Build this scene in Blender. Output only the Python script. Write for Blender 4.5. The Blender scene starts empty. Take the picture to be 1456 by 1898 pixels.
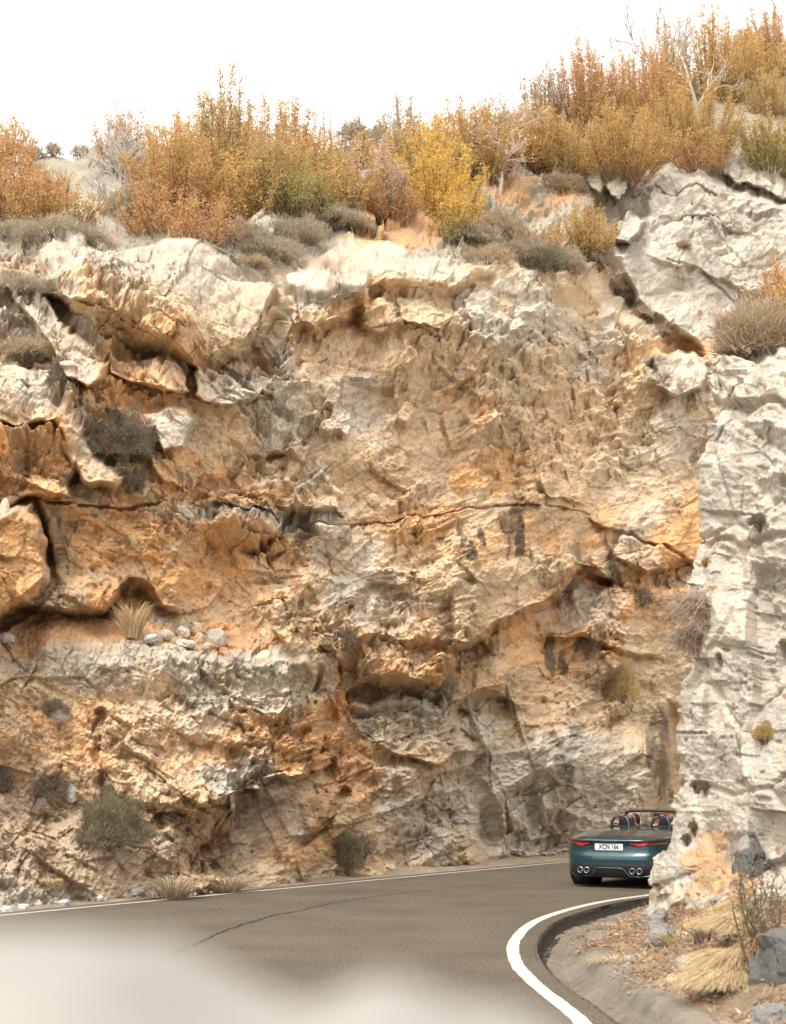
import bpy, bmesh, math, random, time
import numpy as np
from mathutils import Vector, Matrix
R = math.radians
T0 = time.time()
scene = bpy.context.scene
C = scene.collection

# ------------------------------------------------------------------ camera
FPX, CX, CY = 2636.0, 728.0, 949.0        # focal length and centre in photo pixels (50 mm on 36 mm)
EYE, PITCH = 1.70, R(10.97)
cam_d = bpy.data.cameras.new("camera"); cam = bpy.data.objects.new("camera", cam_d); C.objects.link(cam)
cam.location = (0, 0, EYE); cam.rotation_euler = (math.pi/2 + PITCH, 0, 0)
cam_d.sensor_fit = 'VERTICAL'; cam_d.sensor_height = 36; cam_d.lens = 50
cam_d.clip_start = 0.05; cam_d.clip_end = 2000
cam_d.dof.use_dof = True; cam_d.dof.focus_distance = 27; cam_d.dof.aperture_fstop = 2.4
scene.camera = cam

# ------------------------------------------------------------------ world and sun: bright overcast
SUN_EL, SUN_AZ = R(58), R(-35)             # azimuth from +y, negative to the left
w = bpy.data.worlds.new("World"); scene.world = w; w.use_nodes = True
nt = w.node_tree; nt.nodes.clear()
sky = nt.nodes.new('ShaderNodeTexSky'); sky.sky_type = 'NISHITA'; sky.sun_disc = False
sky.sun_elevation = SUN_EL; sky.sun_rotation = SUN_AZ; sky.dust_density = 6; sky.air_density = 1.0
hsv = nt.nodes.new('ShaderNodeHueSaturation'); hsv.inputs['Saturation'].default_value = 0.12
bg = nt.nodes.new('ShaderNodeBackground'); bg.inputs['Strength'].default_value = 0.085
ca = nt.nodes.new('ShaderNodeMixRGB'); ca.blend_type = 'ADD'; ca.inputs[0].default_value = 1
ca.inputs[2].default_value = (9.3, 9.0, 8.6, 1)     # the even cloud layer
wo = nt.nodes.new('ShaderNodeOutputWorld')
nt.links.new(sky.outputs[0], hsv.inputs['Color']); nt.links.new(hsv.outputs[0], ca.inputs[1])
nt.links.new(ca.outputs[0], bg.inputs[0]); nt.links.new(bg.outputs[0], wo.inputs[0])
sd = bpy.data.lights.new("sun", 'SUN'); sun = bpy.data.objects.new("sun", sd); C.objects.link(sun)
sd.energy = 1.35; sd.angle = R(18); sd.color = (1.0, 0.94, 0.86)
dirv = Vector((math.sin(SUN_AZ)*math.cos(SUN_EL), -math.cos(SUN_AZ)*math.cos(SUN_EL), math.sin(SUN_EL)))
sun.rotation_euler = dirv.to_track_quat('Z', 'Y').to_euler()
sky.sun_rotation = math.atan2(dirv.x, dirv.y)
scene.view_settings.view_transform = 'Standard'; scene.view_settings.look = 'None'
scene.view_settings.gamma = 1; scene.view_settings.exposure = 0.73
scene.cycles.max_bounces = 6; scene.cycles.diffuse_bounces = 3; scene.cycles.transparent_max_bounces = 4
scene.cycles.use_denoising = True

# ------------------------------------------------------------------ measuring helpers
cp, sp = math.cos(PITCH), math.sin(PITCH)
def rays(px, py):
    X = (np.asarray(px, float)-CX)/FPX; v = (CY-np.asarray(py, float))/FPX
    return X, cp - v*sp, sp + v*cp
def ground(px, py, z=0.0):
    X, Y, Z = rays(px, py); t = (z-EYE)/Z
    return np.array([float(X*t), float(Y*t), z])
def at(px, py, d):
    """the point seen at a photo pixel, d metres ahead (measured along y)"""
    X, Y, Z = rays(px, py); t = d/Y
    return np.stack(np.broadcast_arrays(X*t, d*np.ones_like(X*t), EYE+Z*t), -1)
def project(P):
    P = np.asarray(P, float); y, z = P[..., 1], P[..., 2]-EYE
    dep = y*cp + z*sp; up = -y*sp + z*cp
    return CX + FPX*P[..., 0]/dep, CY - FPX*up/dep, dep

# ------------------------------------------------------------------ noise (value noise on a lattice, jittered cells)
_rs = np.random.RandomState(7)
LAT = _rs.rand(64, 64, 64).astype(np.float32)*2-1
def vnoise(P, scale, seed=0):
    q = (P/scale + seed*17.37).astype(np.float32)
    i = np.floor(q).astype(np.int32); f = q-i; f = f*f*f*(f*(f*6-15)+10); i0 = i & 63; i1 = (i+1) & 63
    x0, y0, z0 = i0[..., 0], i0[..., 1], i0[..., 2]; x1, y1, z1 = i1[..., 0], i1[..., 1], i1[..., 2]
    fx, fy, fz = f[..., 0], f[..., 1], f[..., 2]
    def L(a, b, t): return a+(b-a)*t
    a = L(L(LAT[x0, y0, z0], LAT[x1, y0, z0], fx), L(LAT[x0, y1, z0], LAT[x1, y1, z0], fx), fy)
    b = L(L(LAT[x0, y0, z1], LAT[x1, y0, z1], fx), L(LAT[x0, y1, z1], LAT[x1, y1, z1], fx), fy)
    return L(a, b, fz)
def fbm(P, scale, octv=4, seed=0, gain=0.5, ridged=False):
    o = 0; a = 1.0; n = 0
    for k in range(octv):
        v = vnoise(P, scale/(2.03**k), seed+k*3.1)
        if ridged: v = 1-2*np.abs(v)
        o = o + a*v; n += a; a *= gain
    return o/n
def warp3(P, scale, amp, seed=0, octv=2):
    return P + amp*np.stack([fbm(P, scale, octv, seed+11), fbm(P, scale, octv, seed+23), fbm(P, scale, octv, seed+37)], -1)
CELL = _rs.rand(32, 32, 32, 7).astype(np.float32)
def cells(P, size, seed=0):
    """nearest jittered cell: returns facet height, random number, distance F2-F1 (all per point)"""
    q = (P/size + seed*5.71).astype(np.float32); b = np.floor(q-0.5).astype(np.int32)
    F1 = np.full(q.shape[:-1], 9, np.float32); F2 = F1.copy(); H = np.zeros_like(F1); RN = np.zeros_like(F1)
    for dx in (0, 1):
        for dy in (0, 1):
            for dz in (0, 1):
                ii = b + np.array([dx, dy, dz], np.int32); rr = CELL[ii[..., 0] & 31, ii[..., 1] & 31, ii[..., 2] & 31]
                d = q - (ii + 0.5 + (rr[..., :3]-0.5)*0.8)
                D = np.sqrt((d*d).sum(-1)); g = (rr[..., 3:6]-0.5)*2
                h = (d*g).sum(-1) + (rr[..., 6]-0.5)*1.2
                m = D < F1
                F2 = np.where(m, F1, np.minimum(F2, D)); H = np.where(m, h, H); RN = np.where(m, rr[..., 6], RN); F1 = np.where(m, D, F1)
    return H, RN, F2-F1
def facets(P, size, seed=0, k=.8, wide=False):
    """continuous broken-rock relief: planes meeting in crisp ridges (first) or in creases (second)"""
    q = (P/size + seed*5.71).astype(np.float32); b = np.floor(q-0.5).astype(np.int32); lo = np.full(q.shape[:-1], 9, np.float32); hi = -lo; R3 = (-1, 0, 1) if wide else (0, 1)
    if wide: b = np.floor(q).astype(np.int32)
    for dx in R3:
        for dy in R3:
            for dz in R3:
                ii = b + np.array([dx, dy, dz], np.int32); rr = CELL[ii[..., 0] & 31, ii[..., 1] & 31, ii[..., 2] & 31]; d = q - (ii + 0.5 + (rr[..., :3]-0.5)*0.7)
                pl = (d*((rr[..., 3:6]-0.5)*2.2)).sum(-1) + (rr[..., 6]-0.5)*.7; dd = k*(d*d).sum(-1); lo = np.minimum(lo, pl+dd); hi = np.maximum(hi, pl-dd)
    return lo, hi
def pillow(P, size, seed=0):
    h, r, e = cells(P, size, seed); return sstep(0, .55, e)
def sstep(a, b, x):
    t = np.clip((x-a)/(b-a), 0, 1); return t*t*(3-2*t)
def box_blur(A, r):
    for ax in (0, 1):
        pad = [(0, 0)]*A.ndim; pad[ax] = (r+1, r); B = np.cumsum(np.pad(A, pad, mode='edge').astype(np.float64), axis=ax)
        n = A.shape[ax]; hi = np.take(B, np.arange(2*r+1, 2*r+1+n), ax); lo = np.take(B, np.arange(0, n), ax)
        A = (hi-lo)/(2*r+1)
    return A
def grid_normals(P):
    du = np.gradient(P, axis=1); dv = np.gradient(P, axis=0); n = np.cross(du, dv)
    return n/(np.linalg.norm(n, axis=-1, keepdims=True)+1e-9)
def sdf_poly(u, v, poly):
    """signed distance to a polygon, positive inside"""
    d2 = np.full(u.shape, 1e12); ins = np.zeros(u.shape, bool); n = len(poly)
    for i in range(n):
        ax, ay = poly[i]; bx, by = poly[(i+1) % n]; ex, ey = bx-ax, by-ay; wx, wy = u-ax, v-ay
        t = np.clip((wx*ex+wy*ey)/(ex*ex+ey*ey+1e-9), 0, 1); d2 = np.minimum(d2, (wx-ex*t)**2+(wy-ey*t)**2)
        if ay != by:
            c = ((ay <= v) & (by > v)) | ((by <= v) & (ay > v)); ins ^= c & (u < ax + (v-ay)*ex/ey)
    return np.where(ins, 1, -1)*np.sqrt(d2)
def dist_line(u, v, pts):
    d2 = np.full(u.shape, 1e12)
    for (ax, ay), (bx, by) in zip(pts[:-1], pts[1:]):
        ex, ey = bx-ax, by-ay; wx, wy = u-ax, v-ay
        t = np.clip((wx*ex+wy*ey)/(ex*ex+ey*ey+1e-9), 0, 1); d2 = np.minimum(d2, (wx-ex*t)**2+(wy-ey*t)**2)
    return np.sqrt(d2)

# ------------------------------------------------------------------ mesh helpers
def mesh_obj(name, V, F, mat=None, parent=None, col=None, smooth=False, link=True):
    """V (n,3), F (m,k) arrays"""
    me = bpy.data.meshes.new(name); V = np.asarray(V, np.float32); F = np.asarray(F, np.int32); k = F.shape[1]
    me.vertices.add(len(V)); me.vertices.foreach_set('co', V.ravel())
    me.loops.add(F.size); me.loops.foreach_set('vertex_index', F.ravel())
    me.polygons.add(len(F)); me.polygons.foreach_set('loop_start', np.arange(0, F.size, k, dtype=np.int32))
    me.polygons.foreach_set('loop_total', np.full(len(F), k, np.int32))
    if smooth: me.polygons.foreach_set('use_smooth', np.ones(len(F), bool))
    if col is not None:
        a = me.color_attributes.new('Col', 'FLOAT_COLOR', 'POINT')
        cc = np.ones((len(V), 4), np.float32); cc[:, :3] = col; a.data.foreach_set('color', cc.ravel())
    me.update(calc_edges=True)
    if mat: me.materials.append(mat)
    o = bpy.data.objects.new(name, me)
    if link: C.objects.link(o)
    if parent: o.parent = parent
    return o
def grid_faces(nr, nc):
    i = np.arange(nr*nc).reshape(nr, nc)
    return np.stack([i[:-1, :-1], i[1:, :-1], i[1:, 1:], i[:-1, 1:]], -1).reshape(-1, 4)
def tag(o, label=None, cat=None, group=None, kind=None):
    if label: o['label'] = label
    if cat: o['category'] = cat
    if group: o['group'] = group
    if kind: o['kind'] = kind
    return o
def empty(name, loc, rz=0):
    o = bpy.data.objects.new(name, None); C.objects.link(o); o.location = loc; o.rotation_euler = (0, 0, rz); o.empty_display_size = 0.2
    return o
def nodes(name):
    m = bpy.data.materials.new(name); m.use_nodes = True; nt = m.node_tree; nt.nodes.clear()
    out = nt.nodes.new('ShaderNodeOutputMaterial'); b = nt.nodes.new('ShaderNodeBsdfPrincipled'); nt.links.new(b.outputs[0], out.inputs[0])
    return m, nt, b
def N(nt, t, **kw):
    n = nt.nodes.new(t)
    for k, v in kw.items():
        if k in n.inputs: n.inputs[k].default_value = v
        else: setattr(n, k, v)
    return n
def mat_attr(name, rough=0.9, bump=0.0, bscale=30.0, var=0.25, spec=0.2, vscale=9.0):
    """colour from the mesh's own colour attribute, broken up by fine noise, with a fine bump"""
    m, nt, b = nodes(name); at_ = N(nt, 'ShaderNodeVertexColor', layer_name='Col'); geo = N(nt, 'ShaderNodeNewGeometry')
    n1 = N(nt, 'ShaderNodeTexNoise', Scale=vscale, Detail=8.0, Roughness=0.65); nt.links.new(geo.outputs['Position'], n1.inputs['Vector'])
    mr = N(nt, 'ShaderNodeMapRange'); mr.inputs[1].default_value = 0.3; mr.inputs[2].default_value = 0.7
    mr.inputs[3].default_value = 1-var; mr.inputs[4].default_value = 1+var; nt.links.new(n1.outputs[0], mr.inputs[0])
    mx = N(nt, 'ShaderNodeVectorMath', operation='SCALE'); nt.links.new(at_.outputs[0], mx.inputs[0]); nt.links.new(mr.outputs[0], mx.inputs['Scale'])
    nt.links.new(mx.outputs[0], b.inputs['Base Color']); b.inputs['Roughness'].default_value = rough; b.inputs['Specular IOR Level'].default_value = spec
    if bump:
        n2 = N(nt, 'ShaderNodeTexNoise', Scale=bscale, Detail=6.0, Roughness=0.7); nt.links.new(geo.outputs['Position'], n2.inputs['Vector'])
        v2 = N(nt, 'ShaderNodeTexVoronoi', Scale=bscale*0.45); nt.links.new(geo.outputs['Position'], v2.inputs['Vector'])
        ad = N(nt, 'ShaderNodeMath', operation='ADD'); nt.links.new(n2.outputs[0], ad.inputs[0]); nt.links.new(v2.outputs['Distance'], ad.inputs[1])
        bp = N(nt, 'ShaderNodeBump', Distance=bump, Strength=0.8); nt.links.new(ad.outputs[0], bp.inputs['Height']); nt.links.new(bp.outputs[0], b.inputs['Normal'])
    return m
def mat_plain(name, col, rough=0.5, metal=0.0, spec=0.5, coat=0.0, emit=None, es=0.0):
    m, nt, b = nodes(name); b.inputs['Base Color'].default_value = (*col, 1); b.inputs['Roughness'].default_value = rough
    b.inputs['Metallic'].default_value = metal; b.inputs['Specular IOR Level'].default_value = spec; b.inputs['Coat Weight'].default_value = coat
    if emit: b.inputs['Emission Color'].default_value = (*emit, 1); b.inputs['Emission Strength'].default_value = es
    return m
# ------------------------------------------------------------------ the main cliff
GREY = np.array([.46, .415, .35]); TAN = np.array([.61, .45, .285]); ORANGE = np.array([.65, .345, .14])
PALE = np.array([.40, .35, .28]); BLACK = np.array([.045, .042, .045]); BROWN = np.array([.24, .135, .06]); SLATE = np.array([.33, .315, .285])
EARTH = np.array([.47, .285, .15])
BASE = np.array([(-17, 4), (-12.6, 10.4), (-5.98, 20.38), (0.6, 30.3), (3.6, 34.8), (5.4, 37.2), (8.2, 39.4), (12, 41), (18, 42), (30, 43)], float)
def base_depth(px):
    X, Y, _ = rays(px, 1640); k = X/Y; out = np.full(k.shape, 45.0)
    for (ax, ay), (bx, by) in zip(BASE[:-1], BASE[1:]):
        ex, ey = bx-ax, by-ay; den = ex-k*ey; t = (k*ay-ax)/np.where(abs(den) < 1e-6, 1e-6, den)
        ok = (t >= 0) & (t <= 1) & (ay+t*ey > 0); out = np.where(ok, np.minimum(out, ay+t*ey), out)
    return out
# how far the face stands back from its foot (metres), at photo heights, for columns of the photo
SB = {
 -450: [(1700,0),(1500,1.5),(1250,2.0),(1190,3.5),(1120,3.4),(900,4.2),(650,5.5),(450,7.5),(380,10),(300,20)],
 0:    [(1720,-.6),(1680,0),(1600,1.0),(1450,1.9),(1250,2.1),(1205,2.5),(1150,4.2),(1120,3.7),(930,3.9),(740,4.6),(640,5.2),(500,6.6),(450,7.6),(400,9.4),(285,22)],
 200:  [(1720,-.6),(1650,0),(1560,.7),(1450,1.2),(1230,1.6),(1200,2.1),(1150,3.7),(1110,3.4),(930,3.4),(700,4.4),(600,4.9),(450,6.8),(400,8.6),(280,22)],
 400:  [(1700,-.6),(1640,0),(1450,.2),(1300,.5),(1220,.95),(1175,2.3),(1100,2.7),(950,2.9),(700,3.5),(600,3.9),(470,5.2),(430,6.6),(380,9),(300,18)],
 540:  [(1700,-.6),(1630,0),(1300,.2),(1230,.6),(1180,1.3),(1080,2.0),(950,2.4),(700,2.9),(560,3.6),(500,4.8),(450,6.4),(380,9),(280,18)],
 640:  [(1700,-.6),(1625,.3),(1500,.8),(1300,1.2),(1100,1.5),(950,1.8),(700,2.6),(520,3.4),(470,4.8),(400,8),(260,18)],
 800:  [(1700,-.6),(1615,0),(1300,.7),(1150,.9),(950,1.1),(700,1.8),(560,2.5),(500,3.3),(460,4.6),(400,7.4),(240,18)],
 1000: [(1700,-.6),(1600,0),(1300,.4),(1150,.6),(950,.9),(700,1.4),(560,2.1),(500,3.0),(470,4.4),(380,8),(190,20)],
 1150: [(1700,-.6),(1590,0),(1300,.4),(950,.8),(700,1.3),(600,2.0),(560,3.2),(470,5.0),(350,6.6),(300,8.4),(150,20)],
 1300: [(1700,-.6),(1580,0),(1300,.2),(950,.6),(700,1.0),(640,2.8),(560,4.0),(350,5.6),(290,6.6),(230,9.6),(130,20)],
 1456: [(1700,0),(950,.5),(650,2.4),(400,4.5),(340,5.2),(290,6.2),(220,9.5),(115,20)],
 1800: [(1700,0),(950,.5),(650,2.4),(400,4.5),(340,5.2),(290,6.2),(220,9.5),(115,20)],
}
CREST = [(-450,305),(0,288),(60,276),(110,272),(200,280),(300,295),(450,300),(560,262),(640,246),(700,240),(780,245),(900,225),(1000,190),(1200,150),(1456,125),(1800,110)]
NU, NR = 1240, 1010
PXc = np.concatenate([np.linspace(-420, 1560, NU), np.linspace(1568, 2500, 116)]); NC = len(PXc)
crest = np.interp(PXc, *zip(*CREST))
vv = np.linspace(0, 1, NR)[:, None]
U = np.broadcast_to(PXc[None, :], (NR, NC)).copy(); V_ = 1712 + (crest[None, :]-1712)*vv
cols = sorted(SB); prof = np.stack([np.interp(-V_[:, :].ravel(), [-a for a, _ in SB[c]], [b for _, b in SB[c]]).reshape(NR, NC) for c in cols], 0)
pos = np.interp(PXc, cols, np.arange(len(cols))); i0 = np.clip(np.floor(pos).astype(int), 0, len(cols)-2); ft = pos-i0; ft = ft*ft*(3-2*ft)
ar = np.arange(NC)
SET = prof[i0, :, ar].T*(1-ft) + prof[i0+1, :, ar].T*ft
SET = box_blur(SET, 4)
D0 = base_depth(PXc)
D0 = box_blur(D0[None, :], 12)[0][None, :]
P0 = at(U, V_, D0 + SET)
# ragged coordinates, so that authored outlines break up like rock
PF = np.stack([U/95, V_/95, U*0+3.3], -1)
wu = 17*fbm(PF, 1.1, 2, 3, .4) + 9*fbm(PF, .38, 3, 5, .6) ; wv = 15*fbm(PF, 1.0, 2, 9, .4) + 9*fbm(PF, .38, 3, 15, .6)
UU, VV = U+wu, V_+wv
OUT = np.zeros_like(U); ROUGH = np.ones_like(U)
def strip(lines, x0, x1, fw=14):
    """surface lines from top to bottom: (metres out, outline); straight in between; vertical fades at x0 and x1"""
    global OUT
    ys = [np.interp(UU, *zip(*pts)) for _, pts in lines]; r = np.zeros_like(U)
    for (oa, _), (ob, _), ya, yb in zip(lines[:-1], lines[1:], ys[:-1], ys[1:]):
        t = (VV-ya)/np.maximum(yb-ya, 1.0); r = np.where((t >= 0) & (t < 1), oa+(ob-oa)*t, r)
    OUT += .74*r*sstep(x0-fw/2, x0+fw/2, UU)*(1-sstep(x1-fw/2, x1+fw/2, UU))
def off(pts, dy): return [(x, y+dy) for x, y in pts]
def block(poly, out, bevel=7, tv=0.0, tu=0.0, rough=None, top=None):
    """a polygon of rock standing out; tv/tu lean it (metres per 100 px); top: width in px over which the upper side slopes back"""
    global OUT
    s = sdf_poly(UU, VV, poly); cxm = np.mean([p[0] for p in poly]); cym = np.mean([p[1] for p in poly])
    m = sstep(0, bevel, s)
    h = out + tv*(VV-cym)/100 + tu*(UU-cxm)/100
    OUT += m*h
    if rough is not None: ROUGH[...] = ROUGH*(1-m)+rough*m
def crack(pts, depth, w):
    global OUT
    d = dist_line(U+.45*wu, V_+.45*wv, pts); OUT -= depth*(1-sstep(w*0.3, w, d))
def bulge(cx, cy, rx, ry, out, p=2.0):
    global OUT
    q = ((UU-cx)/rx)**2+((VV-cy)/ry)**2; OUT += out*np.clip(1-q, 0, 1)**p
def vstrip(lines, y0, y1, fw=30):
    global OUT
    xs = [np.interp(VV, *zip(*[(y, x) for x, y in pts])) for _, pts in lines]; r = np.zeros_like(U)
    for (oa, _), (ob, _), xa, xb in zip(lines[:-1], lines[1:], xs[:-1], xs[1:]):
        t = (UU-xa)/np.maximum(xb-xa, 1.0); r = np.where((t >= 0) & (t < 1), oa+(ob-oa)*t, r)
    OUT += r*sstep(y0-fw/2, y0+fw/2, VV)*(1-sstep(y1-fw/2, y1+fw/2, VV))
def offx(pts, dx): return [(x+dx, y) for x, y in pts]

# the big jutting block on the left of the brow, and its neighbour
strip([(0, [(80,462),(130,450),(200,452),(300,436),(380,442),(450,472),(510,505)]),
       (1.2, [(82,480),(130,474),(225,490),(300,482),(380,492),(450,520),(510,515)]),
       (2.3, [(82,500),(110,503),(225,518),(300,530),(350,537),(410,575),(455,578),(490,545),(512,525)]),
       (2.1, [(85,514),(140,556),(250,592),(310,640),(370,660),(415,635),(460,590),(512,535)]),
       (-.35, [(90,535),(140,590),(210,640),(260,655),(310,678),(370,690),(430,662),(480,612),(520,560)]),
       (-.25, [(90,560),(140,620),(210,680),(260,690),(370,715),(430,690),(480,640),(520,590)]),
       (0, [(90,590),(140,660),(210,720),(260,720),(370,750),(430,720),(480,670),(520,620)])], 84, 510, 16)
strip([(0, [(520,492),(690,500)]), (1.5, [(530,516),(600,528),(655,530),(690,514)]), (1.35, [(540,572),(590,590),(640,578),(690,535)]),
       (-.15, [(545,596),(600,612),(650,600),(690,560)]), (0, [(545,650),(650,650),(690,600)])], 530, 686, 10)
# brow of the middle part: sloping pale top, lip, hollow below
strip([(0, [(590,446),(690,448),(780,470),(905,492)]), (1.2, [(600,482),(690,503),(750,508),(850,512),(905,503)]),
       (1.0, [(690,516),(750,517),(850,520),(905,512)]), (-.1, [(690,545),(750,540),(850,540),(905,530)]), (0, [(690,600),(905,590)])], 610, 905, 24)
# slanting slabs at the left edge
block([(-200,450),(0,480),(40,478),(85,515),(118,592),(172,640),(206,690),(200,712),(165,726),(135,697),(108,655),(72,620),(36,572),(0,534),(-200,500)], .9, 9, .2, .1, .55)
block([(-200,640),(0,662),(35,662),(80,690),(108,745),(135,788),(168,828),(232,888),(224,912),(150,905),(118,850),(95,800),(60,790),(20,800),(-60,780),(-200,740)], .85, 14, .25, .0, .45)
block([(-100,800),(30,790),(100,795),(135,850),(140,925),(95,932),(-100,925)], .75, 9, .1)
block([(-160,925),(0,926),(62,930),(80,962),(98,1030),(98,1075),(62,1125),(0,1160),(-160,1180)], 2.2, 24, .1, -.3, .5)
crack([(-60,926),(62,928),(82,962),(101,1030),(101,1078),(66,1128),(0,1162),(-60,1176)], .5, 9)
bulge(15,935,30,22,.5)
# centre left: pale facets and blocks
block([(365,668),(400,676),(447,700),(450,722),(497,736),(430,762),(372,752),(352,738)], .75, 8, .5, -.2, .6)
block([(205,665),(250,662),(310,668),(330,700),(355,735),(300,742),(240,720),(205,700)], .7, 9, .7, 0, .7)
block([(200,762),(270,768),(338,762),(358,786),(352,838),(305,842),(290,800),(240,792)], .9, 7, .1, .2, .5)
block([(272,850),(318,848),(350,872),(345,905),(290,898)], .5, 6, -.2)
block([(385,905),(450,880),(520,885),(526,940),(450,945),(388,928)], .45, 6, .1)
block([(540,880),(600,850),(662,900),(665,950),(545,945)], .45, 8, .1, .1)
block([(475,560),(520,548),(556,560),(560,640),(548,680),(500,700),(470,640)], .30, 12)
block([(455,640),(545,646),(550,700),(510,742),(452,722)], .35, 7, .2)
vstrip([(0, [(480,500),(480,700)]), (.25, [(560,500),(568,560),(582,600),(578,690)]), (0, [(566,500),(576,560),(590,600),(586,690)])], 520, 700)
strip([(0,[(360,780),(560,790)]), (.5,[(460,850),(500,826),(560,838)]), (-.1,[(460,862),(500,838),(560,850)]), (0,[(460,900),(560,900)])], 470, 560, 20)
# the long level joint
crack([(85,934),(190,938),(300,936)], .25, 4)
crack([(560,954),(640,962),(700,955),(760,940),(850,944),(960,942),(1092,948)], .2, 3.5)
strip([(0, [(305,930),(640,950)]), (.62, [(310,944),(400,960),(520,970),(640,966)]), (.5, [(310,960),(400,985),(520,990),(640,982)]), (0, [(310,1030),(640,1040)])], 312, 636, 20)
strip([(0,[(640,880),(1095,860)]), (.12,[(700,950),(850,941),(960,940),(1095,946)]), (0,[(700,955),(850,946),(960,945),(1095,952)])], 640, 1095, 20)
# hollow above the earth ledge
strip([(0, [(20,1060),(340,1050)]), (.7, [(30,1126),(100,1128),(180,1134),(215,1092),(245,1078),(275,1085),(300,1118),(350,1130)]),
       (-.6, [(30,1140),(100,1144),(180,1150),(215,1118),(245,1112),(275,1120),(300,1135),(350,1142)]), (0, [(30,1158),(180,1164),(245,1150),(350,1160)])], 40, 330, 20)
# corner of the lower block, then the recess beside it
vstrip([(0, [(330,1200),(330,1500)]), (1.0, [(560,1205),(578,1260),(590,1330),(580,1400),(500,1500)]), (0, [(574,1205),(594,1260),(608,1330),(600,1400),(520,1500)])], 1215, 1480, 40)
crack([(190,1320),(172,1400),(182,1450)], .3, 12)
strip([(0,[(180,1380),(480,1380)]), (.4,[(180,1452),(230,1470),(300,1482),(370,1488),(420,1480),(470,1440)]), (-.12,[(180,1462),(230,1482),(300,1496),(370,1502),(420,1495),(470,1455)]), (0,[(180,1520),(480,1540)])], 200, 480, 20)
strip([(0,[(450,1260),(640,1260)]), (.4,[(480,1440),(540,1436),(600,1420),(640,1370)]), (-.5,[(480,1452),(540,1450),(600,1436),(640,1390)]), (0,[(480,1500),(640,1480)])], 490, 640, 20)
block([(505,1092),(545,1090),(562,1110),(560,1150),(535,1200),(505,1160)], .6, 7)
block([(600,1140),(615,1112),(628,1120),(640,1190),(625,1230),(598,1200)], .5, 6)
block([(425,1470),(455,1462),(466,1490),(462,1530),(430,1525)], .5, 8)
# middle: dark hollow, long lip and slot, slanting overhang
bulge(705,1120,95,75,-.7,1.3); block([(640,1120),(665,1085),(700,1078),(740,1092),(765,1130),(755,1172),(700,1180),(655,1160)], -.35, 14)
strip([(0, [(650,1165),(840,1185)]), (.7, [(655,1262),(700,1262),(745,1256),(800,1270),(830,1250)]), (-1.3, [(655,1298),(700,1297),(745,1292),(800,1297),(830,1270)]),
       (0, [(655,1310),(745,1304),(800,1309),(830,1283)]), (0, [(655,1370),(830,1370)])], 660, 812, 10)
strip([(0, [(800,1090),(1150,940)]), (1.1, [(820,1192),(870,1192),(905,1176),(955,1142),(1000,1108),(1045,1072),(1062,1044),(1100,1046),(1140,1070)]),
       (-1.6, [(820,1206),(870,1208),(905,1194),(955,1164),(1000,1132),(1045,1098),(1062,1072),(1100,1068),(1140,1086)]), (0, [(820,1280),(905,1270),(1000,1210),(1140,1160)])], 830, 1140, 16)
strip([(0,[(870,1215),(950,1220)]), (.4,[(870,1276),(900,1264),(946,1280)]), (-.8,[(870,1298),(900,1294),(946,1300)]), (0,[(870,1340),(950,1340)])], 876, 946, 12)
strip([(0,[(640,1090),(900,1090)]), (.3,[(640,1180),(800,1180),(900,1190)]), (-.2,[(640,1190),(800,1190),(900,1198)]), (0,[(640,1230),(900,1230)])], 650, 900, 20)
strip([(0,[(1000,1130),(1200,1160)]), (.4,[(1000,1165),(1080,1180),(1140,1212),(1200,1216)]), (-.35,[(1000,1176),(1080,1192),(1140,1226),(1200,1226)]), (0,[(1000,1240),(1200,1260)])], 1010, 1200, 20)
strip([(0,[(1080,900),(1300,980)]), (.55,[(1090,950),(1129,968),(1210,1006),(1290,1050)]), (0,[(1090,956),(1129,974),(1210,1013),(1290,1057)])], 1095, 1320, 20)
block([(1150,990),(1200,1008),(1270,1042),(1240,1062),(1195,1068),(1150,1040)], .5, 6, .3)
block([(1210,652),(1290,640),(1320,690),(1300,728),(1255,735),(1212,705)], .7, 8, .3, 0, .7)
strip([(0,[(850,620),(1000,560)]), (.5,[(857,705),(912,652),(960,620),(995,592)]), (0,[(857,712),(912,660),(960,629),(995,600)])], 850, 995, 14)
block([(850,560),(900,545),(960,560),(945,610),(905,640),(860,620)], .35, 8, .2)
block([(730,545),(790,548),(832,592),(800,620),(735,600)], .5, 7, .6, 0, .6)
block([(668,560),(705,540),(728,560),(730,605),(700,616),(670,600)], .5, 12, .3)
block([(1000,850),(1060,840),(1090,870),(1090,925),(1020,930),(985,890)], .4, 8)
crack([(1092,640),(1096,760),(1080,860),(1098,945)], .12, 8)
crack([(862,1320),(885,1390),(880,1450),(912,1500),(905,1590)], .45, 18)
crack([(640,1470),(600,1530),(560,1560)], .6, 14)
crack([(770,1320),(720,1400),(745,1500)], .2, 14)
crack([(1010,1300),(1025,1380),(990,1450),(1010,1560)], .22, 16)
vstrip([(0,[(930,1330),(930,1590)]), (.6,[(1085,1330),(1090,1590)]), (.6,[(1190,1330),(1200,1480)]), (0,[(1202,1330),(1214,1480)])], 1370, 1700, 60)
block([(1218,1290),(1400,1290),(1400,1600),(1205,1600),(1206,1480),(1200,1400)], -1.5, 40)
bulge(1290,1550,60,60,-.5)
strip([(0,[(820,1230),(1000,1230)]), (.25,[(820,1300),(1000,1306)]), (-.15,[(820,1312),(1000,1318)]), (0,[(820,1360),(1000,1360)])], 840, 990, 30)
block([(560,1170),(600,1130),(640,1230),(640,1330),(600,1400),(575,1300)], -.4, 14)
block([(640,1320),(740,1300),(870,1320),(880,1400),(800,1420),(660,1370)], .25, 8, .4)
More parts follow.
